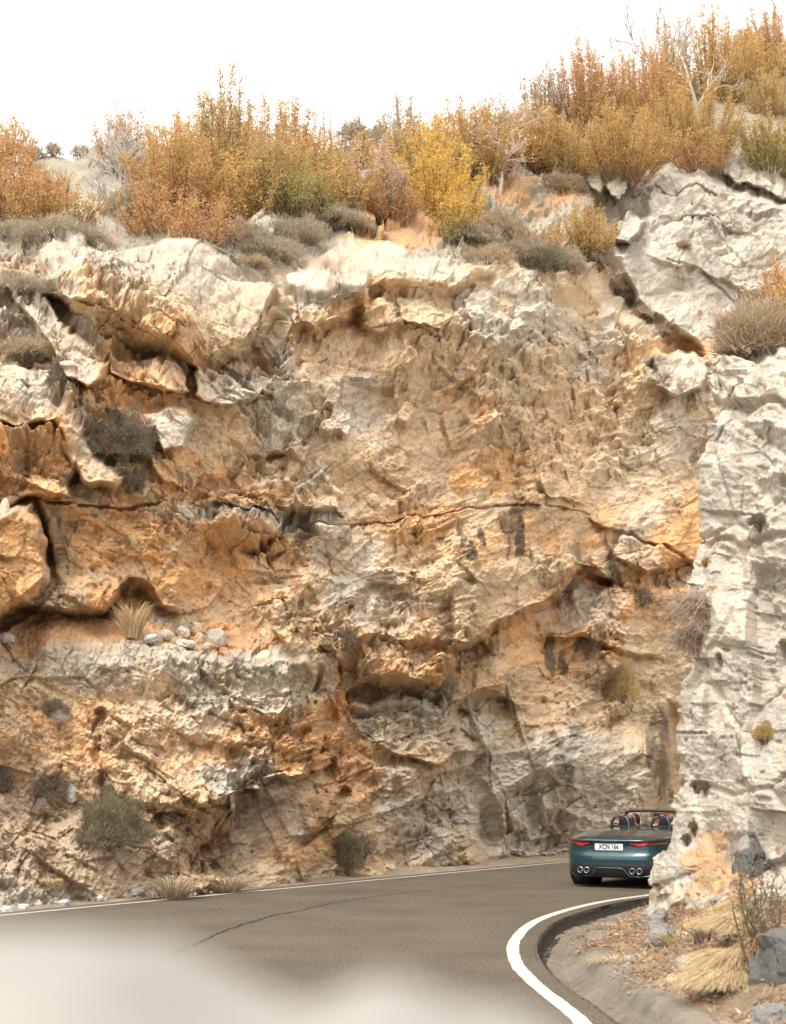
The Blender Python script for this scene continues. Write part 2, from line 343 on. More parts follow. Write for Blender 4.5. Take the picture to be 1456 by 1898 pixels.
block([(905,1390),(1010,1370),(1080,1400),(1090,1590),(930,1600),(915,1500)], .4, 12)
# upper right: gully, the big grey slab above it, broken blocks
block([(1128,475),(1145,425),(1185,380),(1200,330),(1240,292),(1290,310),(1345,335),(1456,362),(1800,380),(1800,780),(1320,700),(1290,640),(1232,606),(1180,556),(1145,512)], .95, 24, .10, 0, .75)
block([(1318,288),(1345,280),(1400,296),(1456,300),(1800,310),(1800,385),(1456,368),(1436,364),(1380,340),(1335,322)], .9, 7, .2, 0, .6)
for xx in (1345, 1372, 1398, 1424, 1446, 1480): crack([(xx,285),(xx+6,360)], .18, 5)
block([(1125,340),(1160,316),(1180,322),(1168,360),(1150,384),(1122,372)], 1.4, 7, .3, .2, .5)
block([(1080,318),(1120,310),(1128,350),(1110,378),(1082,350)], 1.0, 8)
block([(1128,402),(1160,388),(1192,398),(1185,428),(1160,442),(1132,440)], 1.3, 6, .2, 0, .5)
crack([(1205,335),(1240,362),(1290,350),(1330,370)], .12, 3)
crack([(1235,480),(1300,500),(1370,560)], .10, 3)
crack([(1280,385),(1285,440),(1250,500)], .08, 3)
strip([(0,[(1180,380),(1460,460)]), (.35,[(1200,470),(1300,500),(1456,560)]), (0,[(1200,476),(1300,506),(1456,566)])], 1200, 1500, 30)
strip([(0,[(1250,300),(1460,360)]), (.25,[(1250,400),(1350,420),(1456,470)]), (0,[(1250,404),(1350,424),(1456,476)])], 1255, 1400, 30)
bulge(1265,515,40,26,-.35)
strip([(0,[(1000,470),(1300,590)]), (.8,[(1000,512),(1080,532),(1150,580),(1200,622),(1300,660)]), (.3,[(1000,560),(1150,640),(1300,720)]), (0,[(1000,620),(1150,700),(1300,780)])], 960, 1210, 60)

SM = np.where(V_ < 440, 1, 0)
P1 = at(U, V_, D0 + SET - OUT)
PB = box_blur(P1, 9); NB = grid_normals(PB); NB *= np.sign((NB*(np.array([0, 0, EYE])-PB)).sum(-1, keepdims=True))
# fracture relief, in metres, along the face's own normal; beds dip to the right on the left half
Pb2 = box_blur(P1, 3); dtop = np.gradient(Pb2[..., 1], axis=0); dPv = np.hypot(np.clip(dtop, 0, 9), .016); dPv = box_blur(dPv, 2).astype(np.float32); HM = sstep(-4, 14, np.interp(U, [-450,0,80,200,300,390,480,560,640,700,790,900,1000,1080,1130,1160,1210,1240,1300,1345,1456,1800], [440,452,448,440,425,432,470,478,446,445,470,490,505,525,470,395,330,290,308,278,292,300])-V_)
def res(scale, k=4.5): return np.clip(scale/(k*dPv), 0, 1)**1.5        # relief finer than the sheet can carry fades out
DEP = (P1[..., 1]-D0)*.10
PM = np.stack([U/97, V_/97, DEP], -1).astype(np.float32)          # rock-fabric coordinates, about one metre each
q = warp3(PM, 1.8, 0.13, 2, 3)
right = (U + 330*fbm(PF, 1.7, 4, 19, .6) + .25*(V_-950) > 640)
ca_, sa_ = np.where(right, math.cos(-.3), math.cos(.5)), np.where(right, math.sin(-.3), math.sin(.5))
rot = np.stack([q[..., 0]*ca_+q[..., 1]*sa_, -q[..., 0]*sa_+q[..., 1]*ca_, q[..., 2]], -1).astype(np.float32)
sc = np.array([.8, 1.2, 1], np.float32)
h1, r1, e1 = cells(rot*sc, 1.15, 1); h2, r2, e2 = cells(rot*sc, .52, 2)
q2 = warp3(rot, .4, .03, 5, 2)
h3, r3, e3 = cells(q2*np.array([.85, 1.25, 1], np.float32), .23, 3); q3 = warp3(q2, .1, .02, 6, 2); h4, r4, e4 = cells(q3, .105, 4)
A0, B0 = facets(rot*sc, 2.1, 21, .6, True); A1, B1 = facets(rot*sc, 1.0, 22, .6, True); A2, B2 = facets(q2*sc, .47, 23, .6); A3, B3 = facets(q2, .21, 24, .7); A4, B4 = facets(q3, .10, 25); A5, B5 = facets(q3, .05, 26)
kk = ROUGH
amp = .32+1.15*np.clip(fbm(PM, 1.5, 3, 4)*2.2+.45, 0, 1)            # smooth plates here, rubbly there
k2, k3, k4 = res(.6, 2), res(.27, 2), res(.12, 2); k0 = res(1.6, 2); k1 = res(1.0, 2)
mixr = sstep(-.3, .3, fbm(PM, 1.9, 2, 29))
def mixf(A, B): return A*mixr+B*(1-mixr)
rel = .36*A0*k0 + .34*mixf(A1, B1)*k1 + .20*mixf(A2, B2)*amp*k2 + .12*mixf(A3, B3)*amp*k3 + .065*mixf(A4, B4)*np.clip(amp, .7, 2)*k4 + .026*B5*k4
rel += (.075*h2*k2 + .050*h3*k3 + .024*h4*k4)*amp + .09*h1*k1
rel -= .05*np.exp(-(e1/.012)**2)*(r1 > .86)
rel += .06*fbm(PM, .9, 3, 6)*k2 + .020*fbm(PM, .16, 3, 7)*k3 + .012*fbm(PM, .05, 2, 8)*k4
rdg = np.clip(fbm(q, .55, 4, 12, ridged=True)-.42, 0, 1); rel -= .16*rdg*k2*np.clip(amp, .4, 1)
FD = -P1*np.array([1, 1, 0]); FD /= np.linalg.norm(FD, axis=-1, keepdims=True)
hm = HM[..., None]; DD = (.20*NB+FD+np.array([0, 0, .10]))*(1-hm)+(NB*.8+FD*.2)*hm; DD /= np.linalg.norm(DD, axis=-1, keepdims=True)      # relief grows out over the road rather than sideways
P = P1 + DD*(rel*kk*1.45*np.maximum(np.clip(.036/dPv, .38, 1), HM*.8))[..., None]
GN = grid_normals(P); GN *= np.sign((GN*(np.array([0, 0, EYE])-P)).sum(-1, keepdims=True))

# ---- colour: mineral colour of the rock (orange iron-stained faces, grey weathered crust, black water streaks), plus shade painted into hollows
def blobs(lst, jitter=1.0):
    m = np.zeros_like(U); a = U+jitter*26*fbm(P0, .8, 4, 31); b = V_+jitter*26*fbm(P0, .8, 4, 41)
    for cx, cy, rx, ry, wt in lst:
        d = ((a-cx)/rx)**2+((b-cy)/ry)**2; m = np.maximum(m, wt*(1-sstep(.45, 1.35, d)))
    return m
ORB = [(30,1040,78,105,1.4),(1268,985,52,75,1.9),(1000,760,160,120,.35),(820,640,120,110,.3),(900,820,200,90,.35),(60,860,110,80,1),(40,1050,90,100,.85),(200,1000,130,70,1),(330,1040,170,90,1),(230,1090,140,60,.9),(480,1060,110,90,.7),(120,700,70,80,.9),(270,640,140,60,.75),
 (190,640,120,80,.8),(300,720,120,40,.8),(170,600,60,60,.8),(260,770,100,40,.8),(430,900,120,50,.9),(340,890,70,60,.9),(560,1330,110,120,.75),(620,1480,120,130,.75),(300,1330,250,110,.5),(120,1380,150,80,.6),
 (720,430,130,26,1),(950,370,120,60,.7),(640,570,80,50,.6),(680,650,60,60,.4),(760,960,120,40,.7),(880,1010,90,60,.7),(1040,970,140,50,.8),(1280,960,60,80,1.25),(1150,1100,150,60,.8),(1000,1200,160,70,.8),(900,1240,140,60,.9),
 (1230,1110,90,60,.8),(720,850,60,80,.6),(930,870,120,50,.8),(1100,900,60,40,.5),(1200,640,110,30,.8),(1270,640,70,20,1),(1160,560,60,60,.5),(760,1200,160,70,.6),(300,1490,150,60,.4),(560,1560,90,60,.6),(860,700,60,90,.5),
 (1390,430,70,60,.35),(450,1170,130,40,.9),(60,1380,100,60,.5),(1240,1130,60,60,.8)]
GRB = [(300,470,240,60,1),(600,505,100,28,1),(800,485,150,28,.9),(60,560,90,60,.9),(140,650,60,70,.8),(80,720,70,60,.8),(310,800,60,40,1),(430,710,80,45,1),(520,690,60,130,.7),(950,580,120,80,.9),(1100,620,100,80,.6),
 (1300,440,190,180,1.3),(1150,350,80,60,1),(1200,860,120,140,.5),(1260,690,60,50,1),(700,740,90,90,.45),(450,1260,160,70,1),(200,1240,160,40,.8),(350,1300,140,70,.5),(800,1340,160,60,.8),(1000,1480,220,130,.95),
 (780,1500,110,110,.6),(1100,1120,60,50,.6),(700,1110,100,70,.8),(420,1440,70,40,.9),(50,1640,120,60,.9),(260,1590,80,60,.7),(200,1560,120,50,.5),(600,950,80,40,.4),(900,650,90,90,.3),(1180,1290,100,60,.4),(640,980,90,70,.4),(500,1500,90,90,.5),(100,1560,160,80,.5)]
BLB = [(898,1000,10,24,1),(945,975,26,26,1),(960,1010,9,30,1),(938,1020,6,26,.8),(856,1000,8,40,.8),(868,1030,8,24,.7),(1026,1205,11,44,.8),(1046,1215,9,40,.7),(1062,1345,22,40,.75),(930,1295,30,14,.7),(120,1000,60,50,.5),(250,1085,34,26,.8),(170,1010,80,24,.5),
 (1222,1390,30,110,.8),(1050,1400,26,70,.5),(1170,1230,40,60,.35),(180,1180,0.1,0.1,0),(960,950,40,8,.6),(700,1130,60,30,.35),(300,665,60,22,.35),(330,1000,40,14,.4)]  # water stains, plus blobs that paint shade into hollows and the dark corner
mo, mg, mb = blobs(ORB, 1.5), blobs(GRB, 1.2), blobs(BLB, .55)
n_a = fbm(PM, 1.3, 5, 51); n_b = fbm(PM, .3, 5, 57); n_c = fbm(PM, 3.5, 3, 61)
fo = mo*.8 + .55*n_b + .45*n_a + .3*(r3-.5) + .4*(r2-.5); fg = mg + .4*n_a + .3*n_b + .4*(r2-.5) + .25*(r3-.5)
wo_ = sstep(.15, 1.0, fo)[..., None]; wg = sstep(.2, .95, fg)[..., None]
colr = TAN*(1+.10*n_c[..., None])
colr = colr*(1-.42*sstep(.05, .6, n_a+.5*n_b)[..., None]) + GREY*.42*sstep(.05, .6, n_a+.5*n_b)[..., None]
orc = ORANGE*(1-.5*sstep(-.2, .5, n_c+n_b))[..., None] + np.array([.55,.37,.20])*(.5*sstep(-.2, .5, n_c+n_b))[..., None]
colr = colr*(1-wo_*.9) + orc*wo_*.9
colr = colr*(1-wg*.85) + (np.array([.53,.475,.39])*(1+.12*n_b[..., None]))*wg*.85
up = GN[..., 2]
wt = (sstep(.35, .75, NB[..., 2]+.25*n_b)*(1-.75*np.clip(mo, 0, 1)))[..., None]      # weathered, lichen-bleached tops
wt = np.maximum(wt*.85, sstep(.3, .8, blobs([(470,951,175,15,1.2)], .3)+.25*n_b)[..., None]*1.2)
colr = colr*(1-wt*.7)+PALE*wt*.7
colr = colr*(1-(wg*sstep(.2, .6, n_b)[..., None]*.35)) + SLATE*(wg*sstep(.2, .6, n_b)[..., None]*.35)
sl = sstep(.35, .75, blobs([(1300,440,190,180,1)]) )[..., None]; colr = colr*(1-.6*sl) + np.array([.43,.395,.34])*.6*sl*(1+.25*n_b[..., None])
stk = fbm(np.stack([U/97, V_/420, U*0], -1), .16, 4, 78)
blk = (sstep(.35, 1.0, mb+.45*n_b+.55*stk*(mb > .05))*.78)[..., None]; colr = colr*(1-blk)+BLACK*blk
veins = np.clip(1-np.abs(fbm(P1, .6, 4, 71))/.022, 0, 1)[..., None]*.35; colr = colr*(1-veins)+np.array([.66, .60, .50])*veins
dirtc = (np.exp(-(e2/.03)**2)*(r2 > .72)*.5 + sstep(.08, .3, rdg)*.6)*(V_ > 430)
dirtc = np.clip(dirtc*(.5+n_b), 0, .8)[..., None]; colr = colr*(1-dirtc)+np.array([.20,.115,.055])*dirtc      # reddish earth packed in the joints
streak = sstep(.15, .5, fbm(np.stack([U/97, V_/900, U*0], -1), .22, 3, 77))[..., None]*.22*(V_ > 500)[..., None]; colr = colr*(1-streak)+np.array([.30,.22,.14])*streak
colr *= (1+.24*(r3-.5)+.16*(r2-.5)+.14*(r4-.5))[..., None]
# earth: on the ledge and on the slope above the brow
brow = np.interp(U, [-450,0,80,200,300,390,480,560,640,700,790,900,1000,1080,1130,1160,1210,1240,1300,1345,1456,1800], [440,452,448,440,425,432,470,478,446,445,470,490,505,525,470,395,330,290,308,278,292,300])
soil = sstep(-4, 10, brow - VV)
led = blobs([(120,1165,150,24,1),(330,1180,170,20,.9),(40,1180,60,26,.8),(470,1195,70,14,.6)], .25)
hillc = np.array([.30, .265, .20])*(1+.3*n_b[..., None]); es = sstep(.2, .9, blobs([(750,430,110,30,1),(980,360,110,60,.6),(1180,560,90,70,.7)], 1.0)+.8*n_b+.3*n_a)[..., None]
hillc = hillc*(1-es)+EARTH*(1+.25*n_a[..., None])*es
rk = sstep(.25, .45, n_a + .2*(V_ > 330))[..., None]*.6; hillc = hillc*(1-rk*(1-es*.7))+GREY*rk*(1-es*.7)
gull = blobs([(1110,500,90,50,1),(1180,570,50,40,1),(1000,440,120,40,.8)], .4)
s3 = np.clip(soil*1.0, 0, 1)[..., None]; colr = colr*(1-s3)+hillc*s3
l3 = (sstep(.3, .7, led+.2*n_b))[..., None]; colr = colr*(1-l3)+EARTH*(1+.2*n_b[..., None])*l3
scree = sstep(.3, .8, blobs([(60,1500,170,60,1),(150,1600,220,60,.8),(20,1430,60,60,.8)], .7)+.3*n_b)[..., None]
colr = colr*(1-.55*scree)+ (EARTH*.8+GREY*.2)*.55*scree
colr = np.clip(colr, .02, .8)

# skirt behind the crest, so that the hill has a back
back = [P]; last = P[-1]
for k in range(1, 9): back.append((last + np.array([0, 1.0, 0])*k*3.0 + np.array([0, 0, -1])*0.10*k*k)[None])
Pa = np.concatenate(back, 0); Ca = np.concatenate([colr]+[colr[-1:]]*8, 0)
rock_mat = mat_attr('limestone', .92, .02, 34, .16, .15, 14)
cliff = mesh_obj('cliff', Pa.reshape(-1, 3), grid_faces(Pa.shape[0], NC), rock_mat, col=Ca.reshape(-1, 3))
tag(cliff, kind='structure')
def on_cliff(px, py, dy=0):
    """a point of the cliff or hill surface seen at a photo pixel"""
    c = int(np.clip(round((px+420)/1980*(NU-1)), 0, NU-1)); r = int(np.clip(round((py-1712)/(crest[c]-1712)*(NR-1)), 0, NR-1))
    lo, hi = max(0, c-60), min(NC, c+60); seg = P[:, lo:hi]; pu, pv, _ = project(seg[max(0, r-70):r+71])
    d = (pu-px)**2+(pv-py)**2; k = np.unravel_index(d.argmin(), d.shape)
    return Vector(seg[max(0, r-70):r+71][k])
print('cliff', round(time.time()-T0, 1))
# ------------------------------------------------------------------ road
gsheet = mesh_obj('ground', [(-600,-300,-.27),(600,-300,-.27),(600,900,-.27),(-600,900,-.27)], [(0,1,2,3)], mat_plain('dry_ground', (.28,.24,.17), .95)); tag(gsheet, kind='structure')
def spline(pts, n):
    """Catmull-Rom through 2D points"""
    p = np.array(pts, float); p = np.vstack([2*p[0]-p[1], p, 2*p[-1]-p[-2]]); out = []
    m = len(p)-3
    for i in range(m):
        a, b, c, d = p[i:i+4]; t = np.linspace(0, 1, n, endpoint=(i == m-1))[:, None]
        out.append(.5*((2*b)+(-a+c)*t+(2*a-5*b+4*c-d)*t*t+(-a+3*b-3*c+d)*t**3))
    return np.vstack(out)
def offset2(p, d):
    t = np.gradient(p, axis=0); t /= np.linalg.norm(t, axis=1, keepdims=True); return p + d*np.stack([t[:, 1], -t[:, 0]], 1)   # +d = to the right
OUTER = spline([(30,2.2),(12,1.9),(4,1.6),(-2,2.4),(-7,5.4),(-9.6,10),(-8.4,14.8),(-5.32,19.94),(-1.23,26.15),(2.0,31.0),(4.16,34.2),(6.3,36.4),(9.2,38.2),(14,39.4),(20,39.6),(40,39)], 40)
INNER = spline([(30,7.2),(12,7.0),(7,7.1),(4,7.7),(2.3,8.9),(1.48,10.22),(1.38,11.4),(1.25,13.17),(1.22,14.77),(1.37,16.64),(1.77,18.78),(2.35,20.54),(3.1,22.15),(3.88,23.34),(5.3,25.1),(7.4,27.1),(10,28.6),(14,29.6),(20,30),(40,30)], 40)
def sweep(curve, prof, name, mat, kind='structure', col=None):
    """prof: list of (offset to the right, z)"""
    rows = [np.hstack([offset2(curve, d), np.full((len(curve), 1), z)]) for d, z in prof]
    V = np.stack(rows, 1); o = mesh_obj(name, V.reshape(-1, 3), grid_faces(V.shape[0], V.shape[1]), mat, col=col); tag(o, kind=kind); return o
def resample(c, step, lo=0, hi=None):
    s = np.concatenate([[0], np.cumsum(np.linalg.norm(np.diff(c, axis=0), axis=1))]); hi = s[-1] if hi is None else hi
    k = np.arange(lo, hi, step); return np.stack([np.interp(k, s, c[:, 0]), np.interp(k, s, c[:, 1])], 1)
# asphalt: warm grey, fine aggregate, worn wheel tracks
m_asph, nt, b = nodes('asphalt'); geo = N(nt, 'ShaderNodeNewGeometry')
n1 = N(nt, 'ShaderNodeTexNoise', Scale=38.0, Detail=8.0, Roughness=.8); n2 = N(nt, 'ShaderNodeTexNoise', Scale=.8, Detail=5.0); v1 = N(nt, 'ShaderNodeTexVoronoi', Scale=70.0)
n4 = N(nt, 'ShaderNodeTexNoise', Scale=9.0, Detail=6.0, Roughness=.7)
for n in (n1, n2, v1, n4): nt.links.new(geo.outputs['Position'], n.inputs['Vector'])
rp = N(nt, 'ShaderNodeValToRGB'); rp.color_ramp.elements[0].position = .41; rp.color_ramp.elements[0].color = (.034,.028,.020,1); rp.color_ramp.elements[1].position = .61; rp.color_ramp.elements[1].color = (.190,.155,.108,1)
nt.links.new(n1.outputs[0], rp.inputs[0])
mr = N(nt, 'ShaderNodeMapRange'); mr.inputs[1].default_value = .3; mr.inputs[2].default_value = .7; mr.inputs[3].default_value = .84; mr.inputs[4].default_value = 1.18; nt.links.new(n2.outputs[0], mr.inputs[0])
mr4 = N(nt, 'ShaderNodeMapRange'); mr4.inputs[1].default_value = .3; mr4.inputs[2].default_value = .7; mr4.inputs[3].default_value = .88; mr4.inputs[4].default_value = 1.12; nt.links.new(n4.outputs[0], mr4.inputs[0])
s1 = N(nt, 'ShaderNodeVectorMath', operation='SCALE'); nt.links.new(rp.outputs[0], s1.inputs[0]); nt.links.new(mr.outputs[0], s1.inputs['Scale'])
s2 = N(nt, 'ShaderNodeVectorMath', operation='SCALE'); nt.links.new(s1.outputs[0], s2.inputs[0]); nt.links.new(mr4.outputs[0], s2.inputs['Scale'])
nt.links.new(s2.outputs[0], b.inputs['Base Color']); b.inputs['Roughness'].default_value = .82; b.inputs['Specular IOR Level'].default_value = .3
bp = N(nt, 'ShaderNodeBump', Distance=.006, Strength=.8); nt.links.new(v1.outputs['Distance'], bp.inputs['Height']); nt.links.new(bp.outputs[0], b.inputs['Normal'])
# road sheet: joins the two edges (both curves sampled alike)
oc, ic = resample(offset2(OUTER, -.35), .25), resample(offset2(INNER, .26), .25)
n = 400; f_ = lambda c: np.stack([np.interp(np.linspace(0, 1, n), np.linspace(0, 1, len(c)), c[:, k]) for k in (0, 1)], 1)
oc, ic = f_(oc), f_(ic); tt = np.linspace(0, 1, 12)[None, :, None]
rv = oc[:, None]*(1-tt)+ic[:, None]*tt; rv = np.concatenate([rv, np.zeros(rv.shape[:2]+(1,))], -1)
road = mesh_obj('road', rv.reshape(-1, 3), grid_faces(n, 12), m_asph); tag(road, kind='structure')
# painted edge lines, worn
def paint_mat():
    m, nt, b = nodes('road_paint'); geo = N(nt, 'ShaderNodeNewGeometry'); n1 = N(nt, 'ShaderNodeTexNoise', Scale=22.0, Detail=8.0, Roughness=.75); nt.links.new(geo.outputs['Position'], n1.inputs['Vector'])
    rp = N(nt, 'ShaderNodeValToRGB'); rp.color_ramp.elements[0].position = .33; rp.color_ramp.elements[0].color = (.26,.22,.175,1); rp.color_ramp.elements[1].position = .46; rp.color_ramp.elements[1].color = (.55,.52,.46,1)
    nt.links.new(n1.outputs[0], rp.inputs[0]); nt.links.new(rp.outputs[0], b.inputs['Base Color']); b.inputs['Roughness'].default_value = .7; return m
pm = paint_mat()
def ragged(curve, half, name):
    c = resample(curve, .05); n = len(c); s = np.arange(n)*.05
    rg = np.random.RandomState(3); ja = np.convolve(rg.randn(n), np.ones(4)/4, 'same')*.006; jb = np.convolve(rg.randn(n), np.ones(4)/4, 'same')*.006
    t = np.gradient(c, axis=0); t /= np.linalg.norm(t, axis=1, keepdims=True); nn = np.stack([t[:, 1], -t[:, 0]], 1)
    V = np.stack([c-nn*(half+ja)[:, None], c+nn*(half+jb)[:, None]], 1); V = np.concatenate([V, np.full((n, 2, 1), .004)], -1)
    o = mesh_obj(name, V.reshape(-1, 3), grid_faces(n, 2), pm); tag(o, kind='structure')
ragged(OUTER, .05, 'road_marking'); ragged(INNER, .066, 'road_marking')
# the long wandering crack in the asphalt
ck = spline([tuple(ground(*q)[:2]) for q in [(215,1822),(262,1790),(330,1762),(392,1738),(440,1716),(520,1694),(640,1670),(760,1654),(860,1644),(950,1640)]], 60)
rg = np.random.RandomState(5); n = len(ck); wob = np.cumsum(rg.randn(n))*.012; wob -= np.interp(np.arange(n), np.arange(0, n, 25), wob[::25]); wob += np.convolve(rg.randn(n), np.ones(3)/3, 'same')*.018
hw = (.012+.010*np.abs(np.convolve(rg.randn(n), np.ones(5)/5, 'same')*1.6))*np.interp(np.linspace(0, 1, n), [0,.12,.5,1], [.4,1,1,.3])
t = np.gradient(ck, axis=0); t /= np.linalg.norm(t, axis=1, keepdims=True); nn = np.stack([t[:, 1], -t[:, 0]], 1); c2 = ck+nn*wob[:, None]
V = np.stack([c2-nn*hw[:, None], c2+nn*hw[:, None]], 1); V = np.concatenate([V, np.full((n, 2, 1), .004)], -1)
o = mesh_obj('road_crack', V.reshape(-1, 3), grid_faces(n, 2), mat_plain('crack_tar', (.022,.020,.018), .9)); tag(o, kind='structure')

# concrete gutter with its broken asphalt edge
gc = resample(INNER, .04, 18, 70); n = len(gc); rg = np.random.RandomState(8)
t = np.gradient(gc, axis=0); t /= np.linalg.norm(t, axis=1, keepdims=True); nn = np.stack([t[:, 1], -t[:, 0]], 1)
P3c = np.hstack([gc, np.zeros((n, 1))])
ed = .27 + .03*fbm(P3c, .6, 3, 81) + .025*fbm(P3c, .12, 2, 85)
rows = [(ed-.03, .002), (ed, -.006), (ed+.012, -.05), (ed+.035, -.145), (ed+.10, -.155)]
V = np.stack([np.hstack([gc+nn*d[:, None], (z+.012*fbm(P3c+i, .12, 2, 90+i)*(i > 0))[:, None]]) for i, (d, z) in enumerate(rows)], 1)
o = mesh_obj('road_edge', V.reshape(-1, 3), grid_faces(n, 5), mat_attr('broken_edge', .95, .02, 60, .5, .1, 30), col=np.full((n*5, 3), (.07,.062,.052))); tag(o, kind='structure')
offs = np.concatenate([[.26, .32], np.linspace(.36, .74, 14), np.linspace(.78, 1.1, 9)])
def gz(d): return np.interp(d, [.26,.34,.54,.70,.76,.84,1.0,1.1], [-.16,-.15,-.215,-.12,-.03,.012,.018,-.03])
V = np.stack([np.hstack([gc+nn*d, np.full((n, 1), gz(d))]) for d in offs], 1)
V[..., 2] += .012*fbm(V, .9, 3, 95)+.003*fbm(V, .08, 2, 96)
sarc = (np.arange(n)*.04)[:, None]; jt = np.abs((sarc/1.9) % 1-.5)*1.9; V[..., 2] -= .018*(jt < .022)
g_n = fbm(V, .9, 4, 97)[..., None]; g_f = fbm(V, .15, 4, 98)[..., None]
gcol = np.array([.225,.197,.155])*(1+.45*g_n+.4*g_f); dirt = sstep(.0, .5, g_n[..., 0]+.5*g_f[..., 0]+.9*(1-np.abs((offs[None, :]-.62)/.3)))[..., None]*.5
gcol = gcol*(1-dirt)+np.array([.17,.135,.095])*dirt
o = mesh_obj('gutter', V.reshape(-1, 3), grid_faces(n, len(offs)), mat_attr('old_concrete', .93, .006, 50, .22, .15, 20), col=gcol.reshape(-1, 3)); tag(o, kind='structure')
# verge: littered soil between gutter and rock
gx = np.arange(1.2, 9.2, .035); gy = np.arange(2, 30, .035); GX, GY = np.meshgrid(gx, gy)
def inner_dist(X, Y):
    c = resample(INNER, .12, 18, 70); d = np.full(X.shape, 1e9); best = np.full(X.shape, 1e9)
    tt = np.gradient(c, axis=0); tt /= np.linalg.norm(tt, axis=1, keepdims=True)
    for (cx, cy), (tx, ty) in zip(c, tt):
        q = (X-cx)**2+(Y-cy)**2; m = q < best; best = np.where(m, q, best); d = np.where(m, (X-cx)*ty-(Y-cy)*tx, d)
    return np.sign(d)*np.sqrt(best)
Gs = inner_dist(GX[::4, ::4], GY[::4, ::4])
DI = np.stack([np.interp(gx, gx[::4], r) for r in Gs], 0); DI = np.stack([np.interp(gy, gy[::4], DI[:, k]) for k in range(len(gx))], 1)
def verge_z(d, y): return np.interp(d, [.75,.9,.98,1.2], [-.4,-.06,.012,.05]) + np.interp(d, [1.2,1.7,2.1,2.6,6], [0,.24,.50,.72,1.5])*np.interp(y, [9,12.5,15,18], [1.1,1,.6,.3])
G3 = np.stack([GX, GY, GX*0], -1); VZ = verge_z(DI, GY) + .05*fbm(G3, .7, 4, 101)*sstep(1.0, 1.5, DI) + .022*fbm(G3, .12, 3, 103)
ok = (DI > .7)
vcol = np.array([.235,.175,.115])*(1+.35*fbm(G3, .5, 4, 105)[..., None]+.35*fbm(G3, .08, 3, 106)[..., None])
F = grid_faces(*GX.shape); F = F[ok.reshape(-1)[F].all(1)]
verge = mesh_obj('verge_path', np.stack([GX, GY, VZ], -1).reshape(-1, 3), F, mat_attr('verge_soil', .95, .012, 40, .3, .1, 25), col=vcol.reshape(-1, 3)); verge.name = 'verge'; tag(verge, kind='structure')
def verge_at(x, y):
    i = int(np.clip((y-2)/.035, 0, len(gy)-1)); j = int(np.clip((x-1.2)/.035, 0, len(gx)-1)); return float(VZ[i, j])
# foot of the cliff beyond the outer line: gravelly shoulder
sh = resample(offset2(OUTER, -.3), .12); n = len(sh); so = np.linspace(0, 1.6, 14)
t = np.gradient(sh, axis=0); t /= np.linalg.norm(t, axis=1, keepdims=True); nn = -np.stack([t[:, 1], -t[:, 0]], 1)
V = np.stack([np.hstack([sh+nn*d, np.full((n, 1), -.006+.14*max(0, d-.15)**1.2)]) for d in so], 1); V[..., 2] += .03*fbm(V, .3, 3, 107)*sstep(0, .3, so)[None, :]
scol = np.array([.30,.245,.175])*(1+.3*fbm(V, .25, 3, 108)[..., None])
o = mesh_obj('shoulder', V.reshape(-1, 3), grid_faces(n, len(so)), mat_attr('gravel', .95, .02, 45, .35, .1, 30), col=scol.reshape(-1, 3)); tag(o, kind='structure')
print('road', round(time.time()-T0, 1))

# ------------------------------------------------------------------ the pale outcrop on the inside of the bend
OP = spline([(11,29.4),(9,28.3),(7.4,26.9),(5.6,24.8),(4.3,22.7),(3.5,21.0),(3.32,19.8),(3.6,18.6),(3.9,17.2),(3.95,15.6),(3.78,14),(3.5,12.6),(3.5,11.2),(4.2,10.1),(6,9.5),(9,9.3),(14,9.3)], 40)
op = resample(OP, .004); so_ = np.arange(len(op))*.004
dens = np.interp(op[:, 1], [-2, 9.4, 10.3, 11.5, 16, 23, 25, 30], [.12, .10, .03, .014, .017, .019, .05, .1])   # finer where the road side shows
cum = np.cumsum(.004/dens); idx = np.searchsorted(cum, np.arange(0, cum[-1])); idx = np.clip(idx, 0, len(op)-1)
o2 = op[idx]; nco = len(o2); arc = so_[idx]
t = np.gradient(op, axis=0)[idx]; 
tk = np.stack([np.convolve(np.pad(t[:, k], 25, mode='edge'), np.ones(51)/51, 'valid') for k in (0, 1)], 1); tk /= np.linalg.norm(tk, axis=1, keepdims=True)
inn = np.stack([-tk[:, 1], tk[:, 0]], 1)       # path runs towards the camera: into the rock is to its left
if inn[nco//2][0] < 0: inn = -inn
topz = np.interp(o2[:, 1], [-2, 4, 8, 10, 12, 14, 16, 20, 24, 30], [3, 3.4, 4.3, 5.0, 5.7, 6.5, 7.2, 8.2, 8.4, 8.2])
nro = 640; vr = np.linspace(0, 1, nro)
PR = [(0,-.05,-.3),(.02,0,-.02),(.10,.10,.09),(.15,.33,.14),(.22,.46,.21),(.40,.60,.40),(.62,.93,.62),(.84,1.15,.93),(.88,1.4,1.0),(.94,2.8,1.06),(1.0,6.5,1.13)]   # v, setback, fraction of the top height
sbk = np.interp(vr, [a for a, _, _ in PR], [b_ for _, b_, _ in PR]); zf = np.interp(vr, [a for a, _, _ in PR], [c for _, _, c in PR])
Z = zf[:, None]*topz[None, :]; Z[zf < 0] = -.6
toe = np.interp(arc, [0, arc[-1]], [1, 1])[None, :]
OX = o2[None, :, 0]+inn[None, :, 0]*sbk[:, None]*toe; OY = o2[None, :, 1]+inn[None, :, 1]*sbk[:, None]*toe
Q0 = np.stack([OX, OY, Z], -1)
nin = grid_normals(box_blur(Q0, 6)); nin *= np.sign((nin*np.concatenate([-inn, np.full((nco, 1), .4)], 1)[None]).sum(-1, keepdims=True))
u0, v0, dep0 = project(Q0); QM = np.stack([np.clip(u0, 900, 2200)/125, np.clip(v0, -500, 3000)/125, (dep0-18)*.10], -1).astype(np.float32)
